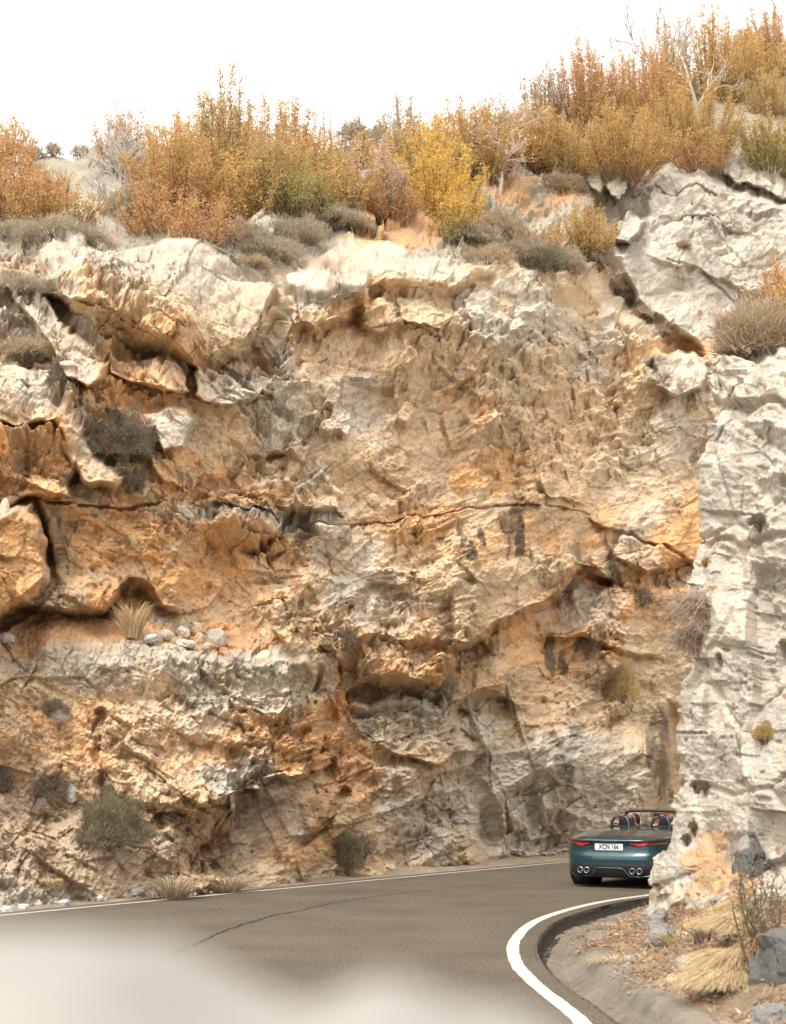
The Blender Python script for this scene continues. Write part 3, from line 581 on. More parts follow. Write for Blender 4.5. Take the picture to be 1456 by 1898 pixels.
q = warp3(QM, 1.4, .14, 111, 3)
a0, b0_, c0 = cells(q*np.array([1, .7, 1]), 1.9, 10); a1, b1, c1 = cells(q*np.array([1.1, .75, 1]), .95, 11); a2, b2, c2_ = cells(q, .42, 12); q2 = warp3(q, .2, .05, 113, 3); a3, b3, c3 = cells(q2, .19, 13); a4, b4, c4 = cells(q2, .08, 14)
amp = .2+1.2*np.clip(fbm(QM, 1.1, 3, 112)*2+.45, 0, 1)
qv = q*np.array([1.15, .72, 1]); A0, B0 = facets(qv, 1.7, 31, .7, True); A1, B1 = facets(qv, .8, 32, .6); A2, B2 = facets(q, .36, 33, .6); q2b = warp3(q, .15, .03, 114, 2); A3, B3 = facets(q2b, .15, 34, .7); A4, B4 = facets(q2b, .065, 35, .8)
rel = .46*A0 + .34*A1 + .17*A2*amp + .06*A3*amp + .020*A4*np.clip(amp, .6, 2) + .05*(sstep(0, .10, c1)-.7) + .04*a1 + .03*a2*amp
rel += .05*fbm(QM*np.array([1, .5, 1]), 1.0, 4, 115) + .015*fbm(QM, .2, 4, 116) + .012*fbm(QM, .05, 3, 117)
rel -= .14*np.clip(fbm(q*np.array([1, .55, 1]), .6, 4, 119, ridged=True)-.45, 0, 1)
pit = np.clip(fbm(QM, .13, 2, 121)-.45, 0, 1); rel -= .16*pit
# level joints
for (zc, amp_, wd) in ((5.3, .09, .05), (7.2, .12, .06)):
    zz = Q0[..., 2]*8.2/topz[None, :] - zc - .35*fbm(Q0, 1.2, 3, 123+zc) ; rel -= amp_*np.exp(-(zz/wd)**2); rel += .5*amp_*sstep(0, .05, zz)*np.exp(-np.clip(zz, 0, 9)/.5)
zfoot = sstep(-.3, .4, Z)
FD = -Q0*np.array([1, 1, 0]); FD /= np.linalg.norm(FD, axis=-1, keepdims=True)
DQ = .40*nin+.60*FD*sstep(-.3, .2, (nin*FD).sum(-1))[..., None]; DQ /= np.linalg.norm(DQ, axis=-1, keepdims=True)
Q = Q0 + DQ*((rel*1.15-np.interp(Q0[..., 2], [.3, .9, 1.7, 2.6], [-.18, .02, .04, -.08]))*(.4+.6*zfoot))[..., None]
QN = grid_normals(Q); QN *= np.sign((QN*nin).sum(-1, keepdims=True))
pu, pv, _ = project(Q)
na, nb, ncn = fbm(QM, 1.1, 4, 131), fbm(QM, .25, 5, 133), fbm(QM, .07, 3, 135)
oc_ = np.array([.475,.425,.35])*(1+.10*na+.12*nb+.14*ncn)[..., None]
def pb(lst):
    m = np.zeros_like(pu); a = pu+30*nb; b_ = pv+30*na+14*nb
    for cx, cy, rx, ry, wt in lst: m = np.maximum(m, wt*(1-sstep(.4, 1.4, ((a-cx)/rx)**2+((b_-cy)/ry)**2)))
    return m
og = pb([(1330,1590,70,70,1),(1370,1640,40,50,1),(1390,1690,30,50,.7),(1300,1650,30,40,.6),(1260,1200,40,100,.4),(1240,1330,14,60,.8),(1430,1400,40,90,.45),(1400,1520,50,50,.4),(1300,1470,60,60,.3),(1320,1250,50,100,.25),(1300,960,20,60,.4),(1250,1650,30,60,.4)])
wo_ = sstep(.45, 1.0, og+.5*nb+.25*(b3-.5))[..., None]; oc_ = oc_*(1-.8*wo_)+np.array([.47,.27,.12])*.8*wo_
tn = sstep(.1, .6, nb+.35*na+.3*(b2-.5))[..., None]*.45; oc_ = oc_*(1-tn)+np.array([.45,.36,.24])*tn
sg = sstep(.25, .7, -nb+.5*na+.3*(b3-.5))[..., None]*.5; oc_ = oc_*(1-sg)+np.array([.36,.355,.33])*sg
dk = pb([(1390,1560,50,50,.7),(1440,1780,60,90,.6),(1215,1640,.1,.1,0)]); dk = sstep(.3, .8, dk+.3*nb)[..., None]*.6; oc_ = oc_*(1-dk)+np.array([.20,.205,.20])*dk
mos = sstep(.62, .72, fbm(QM, .22, 3, 137)+.25*(QN[..., 2]))[..., None]*.8; oc_ = oc_*(1-mos)+np.array([.12,.11,.04])*mos
rs_ = sstep(.5, .62, fbm(QM, .1, 3, 139)+.2*nb)[..., None]*.7; oc_ = oc_*(1-rs_)+np.array([.30,.17,.10])*rs_
oc_ *= (1+.22*(b3-.5)+.14*(b2-.5))[..., None]
rm2 = mat_attr('pale_limestone', .9, .014, 45, .14, .2, 22)
rock2 = mesh_obj('rock_outcrop', Q.reshape(-1, 3), grid_faces(nro, nco), rm2, col=np.clip(oc_, .02, .8).reshape(-1, 3)); tag(rock2, kind='structure')
print('outcrop', nco*nro, round(time.time()-T0, 1))
# ------------------------------------------------------------------ vegetation
def orient(n, rg, up=.0):
    """random unit axes for leaves"""
    a = rg.randn(n, 3); a[:, 2] += up; a /= np.linalg.norm(a, axis=1, keepdims=True)
    b_ = rg.randn(n, 3); b_ -= a*(a*b_).sum(1, keepdims=True); b_ /= np.linalg.norm(b_, axis=1, keepdims=True); return a, b_
def leaf_mesh(pos, size, rg, up=.4, aspect=.5):
    """a pointed four-cornered leaf at each position: returns verts, faces"""
    n = len(pos); a, b_ = orient(n, rg, up); s = (size*(.6+.8*rg.rand(n)))[:, None]
    V = np.stack([pos, pos+a*s*.5+b_*s*aspect*.5, pos+a*s, pos+a*s*.5-b_*s*aspect*.5], 1).reshape(-1, 3)
    return V, np.arange(4*n).reshape(n, 4)
def tubes(paths, radii, sides=3):
    """list of (k,3) polylines with radii at each point -> verts, quads"""
    VV_, FF_, base = [], [], 0
    for p, r in zip(paths, radii):
        p = np.asarray(p, float); k = len(p); t = np.gradient(p, axis=0); t /= np.linalg.norm(t, axis=1, keepdims=True)+1e-9
        ref = np.array([1, 0, 0]) if abs(t[:, 0]).mean() < .8 else np.array([0, 1, 0])
        u = np.cross(t, ref); u /= np.linalg.norm(u, axis=1, keepdims=True)+1e-9; v = np.cross(t, u)
        an = np.arange(sides)*2*math.pi/sides; r = np.broadcast_to(np.asarray(r, float), (k,))[:, None, None]
        ring = p[:, None]+r*(u[:, None]*np.cos(an)[None, :, None]+v[:, None]*np.sin(an)[None, :, None]); VV_.append(ring.reshape(-1, 3))
        i = np.arange(k*sides).reshape(k, sides); j = np.roll(i, -1, 1); FF_.append(np.stack([i[:-1], j[:-1], j[1:], i[1:]], -1).reshape(-1, 4)+base); base += k*sides
    return np.vstack(VV_), np.vstack(FF_)
def leaf_mat(name, trans=.35):
    m, nt, b = nodes(name); c = N(nt, 'ShaderNodeVertexColor', layer_name='Col'); nt.links.new(c.outputs[0], b.inputs['Base Color'])
    b.inputs['Roughness'].default_value = .7; b.inputs['Specular IOR Level'].default_value = .25
    tr = N(nt, 'ShaderNodeBsdfTranslucent'); nt.links.new(c.outputs[0], tr.inputs[0]); mx = N(nt, 'ShaderNodeMixShader'); mx.inputs[0].default_value = trans
    nt.links.new(b.outputs[0], mx.inputs[1]); nt.links.new(tr.outputs[0], mx.inputs[2]); out = [n for n in nt.nodes if n.type == 'OUTPUT_MATERIAL'][0]; nt.links.new(mx.outputs[0], out.inputs[0]); return m
M_LEAF = leaf_mat('leaves', .45); M_DRY = leaf_mat('dry_blades', .25)
M_WOOD = mat_attr('bark', .9, .004, 60, .3, .1, 40)
PAL = {  # (share, colour)
 'amber': [(.5,(.52,.31,.085)),(.25,(.56,.40,.12)),(.25,(.44,.20,.07))],
 'gold': [(.55,(.62,.41,.12)),(.3,(.56,.33,.10)),(.15,(.42,.31,.11))],
 'rust': [(.5,(.49,.245,.10)),(.3,(.56,.33,.11)),(.2,(.38,.21,.11))],
 'olive': [(.45,(.40,.30,.11)),(.35,(.49,.35,.13)),(.2,(.52,.29,.10))],
 'green': [(.45,(.22,.25,.06)),(.3,(.34,.32,.08)),(.25,(.52,.34,.09))],
 'yellow': [(.6,(.70,.45,.07)),(.25,(.58,.38,.08)),(.15,(.36,.29,.07))],
 'pink': [(.6,(.60,.42,.30)),(.4,(.50,.33,.22))],
 'grey': [(.5,(.31,.27,.205)),(.3,(.37,.315,.235)),(.2,(.25,.235,.16))],
 'darkgrey': [(.5,(.12,.10,.085)),(.3,(.17,.145,.11)),(.2,(.10,.10,.06))],
 'darkgreen': [(.5,(.12,.125,.075)),(.3,(.17,.16,.10)),(.2,(.21,.18,.12))],
 'straw': [(.5,(.62,.50,.31)),(.3,(.54,.41,.22)),(.2,(.45,.33,.17))],
 'dust': [(.5,(.34,.27,.19)),(.5,(.42,.33,.22))],
}
def palette(name, n, rg, clump=None):
    sh = np.array([s for s, _ in PAL[name]]); cs = np.array([c for _, c in PAL[name]]); cum = np.cumsum(sh)/sh.sum()
    r = rg.rand(n) if clump is None else np.clip(.5*clump+.5*rg.rand(n), 0, .999)
    c = cs[np.searchsorted(cum, r).clip(0, len(cs)-1)]; c = (c*.76+np.array([.46,.36,.24])*.24)*1.2; return np.clip(c*(.8+.4*rg.rand(n, 1)), 0, 1)
def upright_shrub(seed, h, wd, pal, dens=1.0, pal2=None, leaf=.075, wood=(.24,.18,.13), bare=.0):
    """many stems rising from one foot, each with short upright twigs carrying small leaves"""
    rg = np.random.RandomState(seed); paths, rad, lp, lt = [], [], [], []
    ns = int(16+10*wd); upz = .35+.5*rg.rand()
    for i in range(ns):
        a = rg.rand()*6.283; rr = math.sqrt(rg.rand()); foot = np.array([math.cos(a)*rr*wd*.22, math.sin(a)*rr*wd*.22, -.15])
        hh = h*(1-.55*rr**1.5)*(.72+.36*rg.rand()); tip = np.array([math.cos(a)*rr*wd*.5, math.sin(a)*rr*wd*.5, hh]) + rg.randn(3)*[.12, .12, 0]
        k = 7; t = np.linspace(0, 1, k)[:, None]; mid = foot*(1-t)+tip*t; mid[:, :2] = foot[:2]*(1-t**.7)+tip[:2]*t**.7; mid += rg.randn(k, 3)*.035*t
        paths.append(mid); rad.append(np.linspace(.022, .004, k)*(.7+h*.15))
        nt_ = int(26*hh*dens)
        for j in range(nt_):
            s = .03+.97*rg.rand()**.85 if i % 3 else .2+.8*rg.rand(); x = s*(k-1); q0 = int(min(x, k-2)); p0 = mid[q0]+(mid[q0+1]-mid[q0])*(x-q0)
            L_ = (.16+.34*rg.rand())*(1.15-.75*s)*min(1, h/2.2); d = rg.randn(3)*[.75, .75, .35]+[0, 0, upz]; d /= np.linalg.norm(d); e = p0+d*L_
            if rg.rand() < .3: paths.append(np.array([p0, (p0+e)/2+rg.randn(3)*.01, e])); rad.append([.004, .003, .002])
            m = max(2, int(L_*34*(1-bare))); u = rg.rand(m, 1); lp.append(p0+(e-p0)*u+rg.randn(m, 3)*.035); lt.append(np.full(m, rg.rand()))
    lp = np.vstack(lp); lt = np.concatenate(lt); V, F = leaf_mesh(lp, leaf, rg, .7, .5); c = palette(pal, len(lp), rg, lt)
    if pal2: # foliage of the foot differs
        c2 = palette(pal2, len(lp), rg, lt); m = rg.rand(len(lp)) < sstep(.65, .15, lp[:, 2]/h)*0+np.clip(1.1-lp[:, 2]/h*2.0, 0, 1); c[m] = c2[m]
    WV, WF = tubes(paths, rad); return (V, F, np.repeat(c, 4, 0)), (WV, WF, np.full((len(WV), 3), wood)*(1+.2*rg.randn(len(WV), 1)).clip(.5, 1.5))
def cushion(seed, h, wd, pal, dens=1.0, blade=.13, wid=.028):
    """low rounded cushion of fine twiggy sprays"""
    rg = np.random.RandomState(seed); n = int(1500*dens*wd*max(h, .35)*2.2); a = rg.rand(n)*6.283; el = np.arcsin(rg.rand(n)**.85); r = (.55+.45*rg.rand(n)**.4)
    bump = 1+.18*np.sin(a*3+seed)+.12*np.sin(a*7+el*5+seed*2)+.1*np.sin(el*9+seed)
    d = np.stack([np.cos(a)*np.cos(el), np.sin(a)*np.cos(el), np.sin(el)], 1); pos = d*np.array([wd/2, wd/2, h])*(r*bump)[:, None]
    ax = d*.5+rg.randn(n, 3)*.6+[0, 0, .4]; ax /= np.linalg.norm(ax, axis=1, keepdims=True); b_ = np.cross(ax, rg.randn(n, 3)); b_ /= np.linalg.norm(b_, axis=1, keepdims=True)
    L_ = blade*(.5+rg.rand(n, 1)); wv_ = wid*(.5+.8*rg.rand(n, 1)); V = np.stack([pos-b_*wv_*.3, pos+b_*wv_*.3, pos+ax*L_*.6+b_*wv_*.5, pos+ax*L_-b_*wv_*.2], 1).reshape(-1, 3)
    clump = .5+.5*np.sin(pos[:, 0]*9+seed)*np.cos(pos[:, 1]*8+pos[:, 2]*7); c = palette(pal, n, rg, clump)
    paths = []; 
    for i in range(14):
        k = rg.randint(n); paths.append(np.array([[0, 0, -.1], pos[k]*.5+rg.randn(3)*.03, pos[k]*.95]))
    WV, WF = tubes(paths, [[.012, .008, .003]]*14); return (V, np.arange(4*n).reshape(n, 4), np.repeat(c, 4, 0)), (WV, WF, np.full((len(WV), 3), (.20,.16,.12)))
def tuft(seed, h, wd, pal, n=500, lean=(0, 0), droop=.6, wid=.008):
    """arching grass blades"""
    rg = np.random.RandomState(seed); a = rg.rand(n)*6.283; rr = np.sqrt(rg.rand(n)); f = np.stack([np.cos(a)*rr*wd*.18, np.sin(a)*rr*wd*.18, -.04+0*a], 1)
    L_ = h*(.5+.7*rg.rand(n)); sp = wd*.5*(.3+.8*rg.rand(n)); lr = .5+1.0*rg.rand(n); dx = np.cos(a)*sp+lean[0]*L_*lr; dy = np.sin(a)*sp+lean[1]*L_*lr
    ts = np.array([0, .3, .6, .85, 1]); P_ = []; 
    for t in ts: P_.append(f+np.stack([dx*t**1.4, dy*t**1.4, L_*(t-droop*t**2.4*.75)], 1)+rg.randn(n, 3)*.008*(t > 0))
    P_ = np.stack(P_, 1); sd_ = np.stack([-np.sin(a+rg.randn(n)*.6), np.cos(a+rg.randn(n)*.6), 0*a], 1)[:, None]*(wid*np.array([1, .95, .8, .5, .15]))[None, :, None]
    V = np.stack([P_-sd_, P_+sd_], 2).reshape(-1, 3); i = np.arange(n*10).reshape(n, 5, 2); F = np.stack([i[:, :-1, 0], i[:, :-1, 1], i[:, 1:, 1], i[:, 1:, 0]], -1).reshape(-1, 4)
    return V, F, np.repeat(palette(pal, n, rg), 10, 0)
def bare_tree(seed, h, wd, fork=.25, col=(.62,.56,.50), leaves=None, levels=4, r0=.07, up=.5, nleaf=3, lean=(0, 0)):
    rg = np.random.RandomState(seed); paths, rad, lp = [], [], []
    def grow(p, d, L_, r, lv):
        k = 5; pts = [p]; q = p.copy(); dd = d.copy()
        for i in range(k-1):
            dd = dd+rg.randn(3)*.16+np.array([0, 0, .05*up]); dd /= np.linalg.norm(dd); q = q+dd*L_/(k-1); pts.append(q.copy())
        paths.append(np.array(pts)); rad.append(np.linspace(r, r*.55, k))
        if lv == 0:
            if leaves: lp.extend([q+rg.randn(3)*.10 for _ in range(nleaf)])
            return
        nb = rg.randint(3, 5)
        for b_ in range(nb):
            i = rg.randint(1, k) if b_ else k-1; nd = dd*.8+rg.randn(3)*[wd, wd, .45]*.75+np.array([0, 0, .25*up]); nd /= np.linalg.norm(nd)
            grow(pts[i], nd, L_*(.58+.25*rg.rand()), r*.66, lv-1)
    n0 = 3 if fork < .2 else 1
    for i in range(n0):
        d = np.array([lean[0], lean[1], 1.0])+rg.randn(3)*(.25 if n0 > 1 else .06); d /= np.linalg.norm(d); grow(np.array([0, 0, -.2]), d, h*(.34 if n0 == 1 else .3), r0, levels)
    WV, WF = tubes(paths, rad, 4); out = [(WV, WF, np.full((len(WV), 3), col)*(1+.12*rg.randn(len(WV), 1)).clip(.6, 1.4))]
    if leaves:
        lp = np.array(lp); V, F = leaf_mesh(lp, .11, rg, 0, .6); out.append((V, F, np.repeat(palette(leaves, len(lp), rg), 4, 0)))
    return out
def put(name, loc, leafg, woodg, label, cat, group=None, leaf_name='foliage', wood_name='branches', rz=0, mat=None):
    r = empty(name, loc, rz); tag(r, label, cat, group)
    if leafg: mesh_obj(leaf_name, leafg[0], leafg[1], mat or M_LEAF, r, leafg[2])
    if woodg: mesh_obj(wood_name, woodg[0], woodg[1], M_WOOD, r, woodg[2])
    return r
def size_at(px_len, p):
    return px_len*project(np.array(p))[2]/FPX

# upright autumn shrubs on the slope: (px, foot py, top py, width px, palette, palette of the foot, how it looks and where)
G_A = 'autumn shrubs along the top of the cliff'
SHR = [
 (15,405,235,150,'rust','rust','rust-brown shrub at the very left end of the cliff top'),
 (75,415,300,120,'rust','amber','low rusty shrub with an amber base beside the left edge shrub'),
 (20,300,205,70,'amber',None,'thin amber sapling rising against the sky at the left edge'),
 (130,400,330,110,'amber','olive','low orange shrub in front of the bare whitish saplings'),
 (225,320,180,90,'pink',None,'thin pinkish shrub rising behind the bare white saplings'),
 (320,400,215,150,'amber','rust','amber shrub between the whitish saplings and the tallest clump'),
 (300,425,330,160,'rust','rust','low red-brown shrub in front of the tallest clump'),
 (330,330,195,110,'amber',None,'orange-pink shrub on the skyline left of the tallest spire'),
 (418,400,105,110,'olive','amber','tallest olive-gold spire left of centre on the skyline'),
 (400,330,170,120,'amber','gold','pale orange shrub tucked against the tallest spire'),
 (440,415,270,140,'gold','amber','golden shrub at the foot of the tallest spire'),
 (375,440,350,130,'rust','rust','rusty low shrub hanging over the pale jutting block'),
 (500,330,160,100,'amber','olive','dark-tipped amber shrub on the skyline right of the tallest spire'),
 (548,340,170,100,'rust','amber','red-tipped shrub beside two thin bare poles'),
 (520,385,255,130,'olive','green','olive shrub with a green base at the middle of the row'),
 (590,385,235,140,'amber','green','orange shrub with green lower leaves left of the thin poles'),
 (620,400,290,130,'gold','olive','low golden shrub in front of the green-based shrub'),
 (560,400,310,110,'green','green','low green shrub among the golden ones'),
 (690,405,250,120,'pink','dust','dusty pink-brown shrub between the gold and the yellow bushes'),
 (720,410,310,100,'rust','rust','small russet shrub left of the bright yellow bush'),
 (745,300,170,80,'dust',None,'sparse greyish shrub on the skyline behind the yellow bush'),
 (780,350,205,150,'yellow','olive','yellow-topped shrub crowning the bright yellow bush'),
 (815,400,250,150,'yellow','yellow','bright yellow bush leaning over the orange earth scar'),
 (845,440,340,90,'yellow','green','small vivid yellow bush below the bright yellow one'),
 (870,330,165,140,'amber','olive','amber shrub behind the bare pinkish tree'),
 (980,310,190,140,'amber','amber','orange shrub to the right of the bare pinkish tree'),
 (1010,250,110,100,'dust','amber','thin grey-amber shrub on the skyline right of the bare pinkish tree'),
 (1060,330,215,140,'amber','olive','broad orange-olive shrub above the shattered pale blocks'),
 (1095,250,60,110,'rust','amber','red-tipped tall shrub left of the thin white tree'),
 (1150,320,190,150,'amber','amber','dense orange shrub above the narrow gully'),
 (1165,230,70,120,'amber','rust','amber shrub on the skyline between two tall spires'),
 (1215,250,75,110,'rust','amber','rust-coloured shrub immediately left of the thin white tree'),
 (1290,290,140,150,'amber','olive','orange-olive shrub right of the thin white tree above the grey slab'),
 (1320,170,10,110,'amber','amber','tall amber shrub touching the top of the picture'),
 (1250,180,35,90,'olive','amber','slender olive shrub behind the thin white tree'),
 (1390,180,60,130,'gold','olive','golden olive shrub above the small grey crag'),
 (1440,130,-10,110,'rust','rust','dark rust shrub in the top right corner'),
 (1385,100,5,90,'rust','amber','red-brown shrub on the skyline left of the corner shrub'),
 (1440,210,120,110,'olive','olive','olive green shrub at the right edge below the corner shrub'),
 (1425,310,200,130,'olive','green','green-olive shrub growing on top of the bedded grey ledge'),
 (1300,310,225,110,'amber','rust','low orange shrub at the rim of the grey slab'),
 (1195,300,230,100,'gold','amber','low gold shrub directly above the left corner of the grey slab'),
 (910,300,200,120,'gold','amber','yellow-orange shrub right behind the trunk of the bare pinkish tree'),
 (655,300,235,90,'amber','olive','small amber shrub under the two thin poles'),
 (460,350,230,110,'olive','olive','olive shrub filling the gap right of the tallest spire'),
 (1085,470,375,90,'amber','olive','orange-olive bush in the gully beside the pale broken blocks'),
 (1000,470,410,80,'rust','rust','rusty small bush in the gully among grey cushions'),
 (1160,310,265,70,'yellow','olive','tiny yellow shrub above the broken pale blocks'),
 (1475,590,480,130,'rust','amber','rust-orange bush entering from the right edge above the outcrop'),
]
for i, (px, fy, ty, wp, pal, pal2, lab) in enumerate(SHR):
    p = on_cliff(px, fy+8)
    if px > 1440 and fy > 500: p = Vector(at(px, fy, 24.0))
    h = size_at(fy-ty, p); wd = size_at(wp, p)
    sk = (fy < 350 and wp <= 120)
    lf, wdg = upright_shrub(300+i, h*(1.12 if px < 1050 else 1.22), wd*1.4, pal, .8 if sk else 1.45, pal2, leaf=.072 if sk else .064)
    put('autumn_shrub', p, lf, wdg, lab, 'shrub', G_A)
print('shrubs', round(time.time()-T0, 1))
# bare trees
def tree(name, px, fy, loc, parts, label, cat='tree', group=None):
    r = empty(name, loc); tag(r, label, cat, group); mesh_obj('trunk', parts[0][0], parts[0][1], M_WOOD, r, parts[0][2])
    if len(parts) > 1: mesh_obj('crown', parts[1][0], parts[1][1], M_LEAF, r, parts[1][2])
    return r
p = on_cliff(925, 352); tree('bare_tree', 0, 0, p, bare_tree(4, size_at(255, p)*1.1, .95, .3, (.62,.53,.45), 'pink', 5, .085, .45, 3), 'bare pinkish-grey tree with a wide twiggy crown and a few dry leaves')
p = on_cliff(1290, 215); tree('bare_tree', 0, 0, p, bare_tree(9, size_at(250, p)*1.2, .6, .3, (.48,.42,.36), None, 4, .10, .8), 'slender pale tree with bare upper limbs above the grey slab')
G_S = 'bare saplings left of the tallest spire'
p = on_cliff(240, 345); tree('bare_sapling', 0, 0, p, bare_tree(12, size_at(170, p), .4, .1, (.55,.50,.45), None, 4, .035, .9, lean=(-.15, 0)), 'whitish bare sapling with upright twigs beside the pinkish shrub', 'sapling', G_S)
p = on_cliff(225, 340); tree('bare_sapling', 0, 0, p, bare_tree(17, size_at(200, p), .3, .1, (.52,.48,.44), None, 4, .032, .6, lean=(-.45, 0)), 'whitish bare sapling leaning left with long arching stems', 'sapling', G_S)
p = on_cliff(205, 372); tree('bare_sapling', 0, 0, p, bare_tree(21, size_at(110, p), .4, .1, (.52,.48,.43), None, 3, .025, .5, lean=(-.4, 0)), 'short pale sapling of dead twigs in front of the taller two', 'sapling', G_S)
for i, (px, fy, ty, lab) in enumerate([(600,300,188,'thin bare pole-like sapling left of its twin on the skyline'), (612,300,182,'thin bare pole-like sapling right of its twin on the skyline')]):
    p = on_cliff(px, fy); h = size_at(fy-ty, p); rg = np.random.RandomState(40+i); pts = [np.array([[0,0,-.2],[.03,0,h*.4],[-.02,.02,h*.75],[.02,0,h]])]
    rr = [[.03,.022,.014,.006]]
    for k in range(26):
        z = h*(.25+.72*rg.rand()); a = rg.rand()*6.28; l = .10+.12*rg.rand(); pts.append(np.array([[0,0,z],[math.cos(a)*l*.5,math.sin(a)*l*.5,z+l*.7],[math.cos(a)*l*.7,math.sin(a)*l*.7,z+l*1.5]])); rr.append([.006,.004,.002])
    WV, WF = tubes(pts, rr); r = empty('bare_sapling', p); tag(r, lab, 'sapling'); mesh_obj('trunk', WV, WF, M_WOOD, r, np.full((len(WV), 3), (.30,.24,.20)))
    lp = np.array([pp[2] for pp in pts[1:]]*3)+rg.randn(78, 3)*.03; V, F = leaf_mesh(lp, .06, rg, .5); mesh_obj('crown', V, F, M_LEAF, r, np.repeat(palette('rust', 78, rg), 4, 0))
# grey cushions along the brow and in the gully: (px, foot py, width px, height px, palette, label)
G_C = 'low grey cushion shrubs along the brow'
CUS = [
 (20,450,110,45,'grey','low grey cushion shrub at the left edge of the brow'),
 (105,445,120,50,'grey','grey-green cushion shrub under the rusty left shrubs'),
 (165,455,90,36,'grey','flat grey cushion directly above the left end of the jutting block'),
 (235,405,100,60,'grey','tall grey cushion behind the jutting block, below the bare saplings'),
 (450,450,90,50,'grey','grey twiggy cushion right of the rusty overhanging shrub'),
 (500,480,110,42,'grey','broad grey-brown cushion on the right shoulder of the jutting block'),
 (545,450,110,56,'grey','grey cushion behind the flat-topped pale block'),
 (470,495,60,20,'dust','thin dry cushion on the sloping top of the jutting block'),
 (620,425,100,44,'grey','grey cushion above the flat-topped pale block'),
 (655,430,80,40,'grey','dark grey cushion left of the orange earth scar'),
 (580,400,110,40,'grey','pale grey cushion in front of the green-based shrubs'),
 (705,400,70,40,'dust','brownish cushion over the orange earth scar'),
 (40,545,90,40,'grey','dry grey cushion lying on the upper slanting slab'),
 (50,665,110,50,'dust','dry brown cushion between the two slanting slabs'),
 (52,672,60,34,'darkgreen','green patch of cushion at the head of the lower slanting slab'),
 (115,725,56,86,'darkgrey','dark grey bush in the notch between the slanting slabs'),
 (925,440,100,60,'dust','grey-brown cushion high in the gully under the bare pinkish tree'),
 (880,455,90,50,'grey','grey cushion at the left side of the gully'),
 (970,490,90,60,'grey','grey cushion in the middle of the gully'),
 (1010,500,70,60,'darkgreen','dark green-grey cushion below the rusty gully bush'),
 (900,490,100,34,'dust','flat dry cushion on the lip left of the gully'),
 (1050,500,70,50,'dust','dusty cushion at the lower end of the gully'),
 (1110,500,70,56,'grey','grey cushion against the left edge of the grey slab'),
 (1065,305,110,50,'dust','dry brown cushion above the shattered pale blocks'),
 (1040,360,80,50,'dust','grey dry cushion on the orange slope below the shattered blocks'),
 (1240,285,90,30,'dust','dry cushion on the rim above the grey slab'),
 (1170,560,50,30,'dust','small dry cushion hanging in the narrow cleft'),
 (1265,460,30,12,'dust','tiny dry tuft in the middle of the grey slab'),
 (1190,590,44,26,'dust','dry tuft wedged halfway down the cleft under the grey slab'),
 (1228,622,40,24,'dust','dry tuft at the lower end of the cleft under the grey slab'),
 (1140,545,56,36,'grey','grey tuft at the head of the cleft beside the grey slab'),
]
for i, (px, fy, wp, hp, pal, lab) in enumerate(CUS):
    if not wp: continue
    p = on_cliff(px, fy); put('cushion_shrub', p, *cushion(500+i, size_at(hp, p)*.72, size_at(wp, p)*1.05, pal, 1.7, .11, .02), lab, 'shrub', G_C)
# far scrub on the left skyline
for i, (px, fy, wp, hp, lab) in enumerate([(62,284,30,24,'small dark bush on the far left skyline'),(98,282,26,20,'round dark bush on the far skyline, second from left'),(150,286,34,16,'low dark bush on the far skyline near the saplings'),(262,300,40,30,'dark bush on the far skyline behind the saplings'),(655,262,56,40,'round grey bush on the far skyline right of the thin poles'),(700,262,50,30,'flat grey bush on the far skyline beside the yellow bush')]):
    p = on_cliff(px, fy+4); put('skyline_bush', p, *cushion(560+i, size_at(hp, p), size_at(wp, p), 'grey', .6, .16, .04), lab, 'bush', 'distant bushes on the skyline')
# bushes growing on the face
G_F = 'bushes rooted in the cliff face'
FACE = [
 (228,870,125,100,'darkgrey','big round dark grey bush in the hollow left of the pale block',1.5),
 (240,915,60,36,'darkgrey','lower trailing part of dark bush beneath the big round one',1),
 (140,900,36,24,'darkgrey','small dark bush on the orange face by the level joint',1),
 (205,1580,150,95,'darkgreen','large dark green bush low on the left above the road',1.6),
 (205,1500,60,40,'darkgrey','small dark bush just above the large green one',1),
 (92,1485,70,46,'darkgrey','grey-brown bush on the scree at lower left',1),
 (5,1475,40,50,'darkgrey','dark bush cut by the left edge above the scree',1),
 (100,1330,60,26,'darkgrey','thin dark bush on the lower block near the left edge',1),
 (198,1146,42,26,'darkgrey','small dark bush at the mouth of the earth ledge hollow',1),
 (640,1205,50,40,'darkgrey','dark dry bush on the corner beside the slot',1),
 (645,1625,56,80,'darkgreen','upright dark bush standing at the road edge in the middle',1.2),
 (675,1590,50,36,'darkgrey','grey dry bush behind the upright road-edge bush',.8),
 (1045,1100,60,30,'darkgrey','grey-brown bush under the slanting overhang',1),
 (1085,1215,44,44,'darkgrey','dark dry bush right of the black stain',1),
 (1190,1125,50,32,'darkgrey','dark bush in the crease near the pale outcrop',1),
 (1140,1080,28,40,'grey','small grey tuft beneath the overhang tip',.8),
 (1155,1310,62,80,'olive','yellow-green bush above the car',.7),
 (830,1300,46,46,'grey','pale grey bush at the right end of the long slot',.8),
 (310,1195,0,0,'grey','',1),
 (460,915,0,0,'grey','',1),
 (545,465,0,0,'grey','',1),
 (470,1475,40,20,'darkgrey','small dark bush at the lower corner of the pale block face',1),
]
for i, (px, fy, wp, hp, pal, lab, dn) in enumerate(FACE):
    if not wp: continue
    p = on_cliff(px, fy-hp*.15); q_ = Vector((-p.x, -p.y, 0)).normalized()*size_at(wp, p)*.18
    put('cliff_bush', p+q_, *cushion(600+i, size_at(hp, p)*.85, size_at(wp, p)*.9, pal, 2.4*dn, .09, .012), lab, 'bush', G_F)
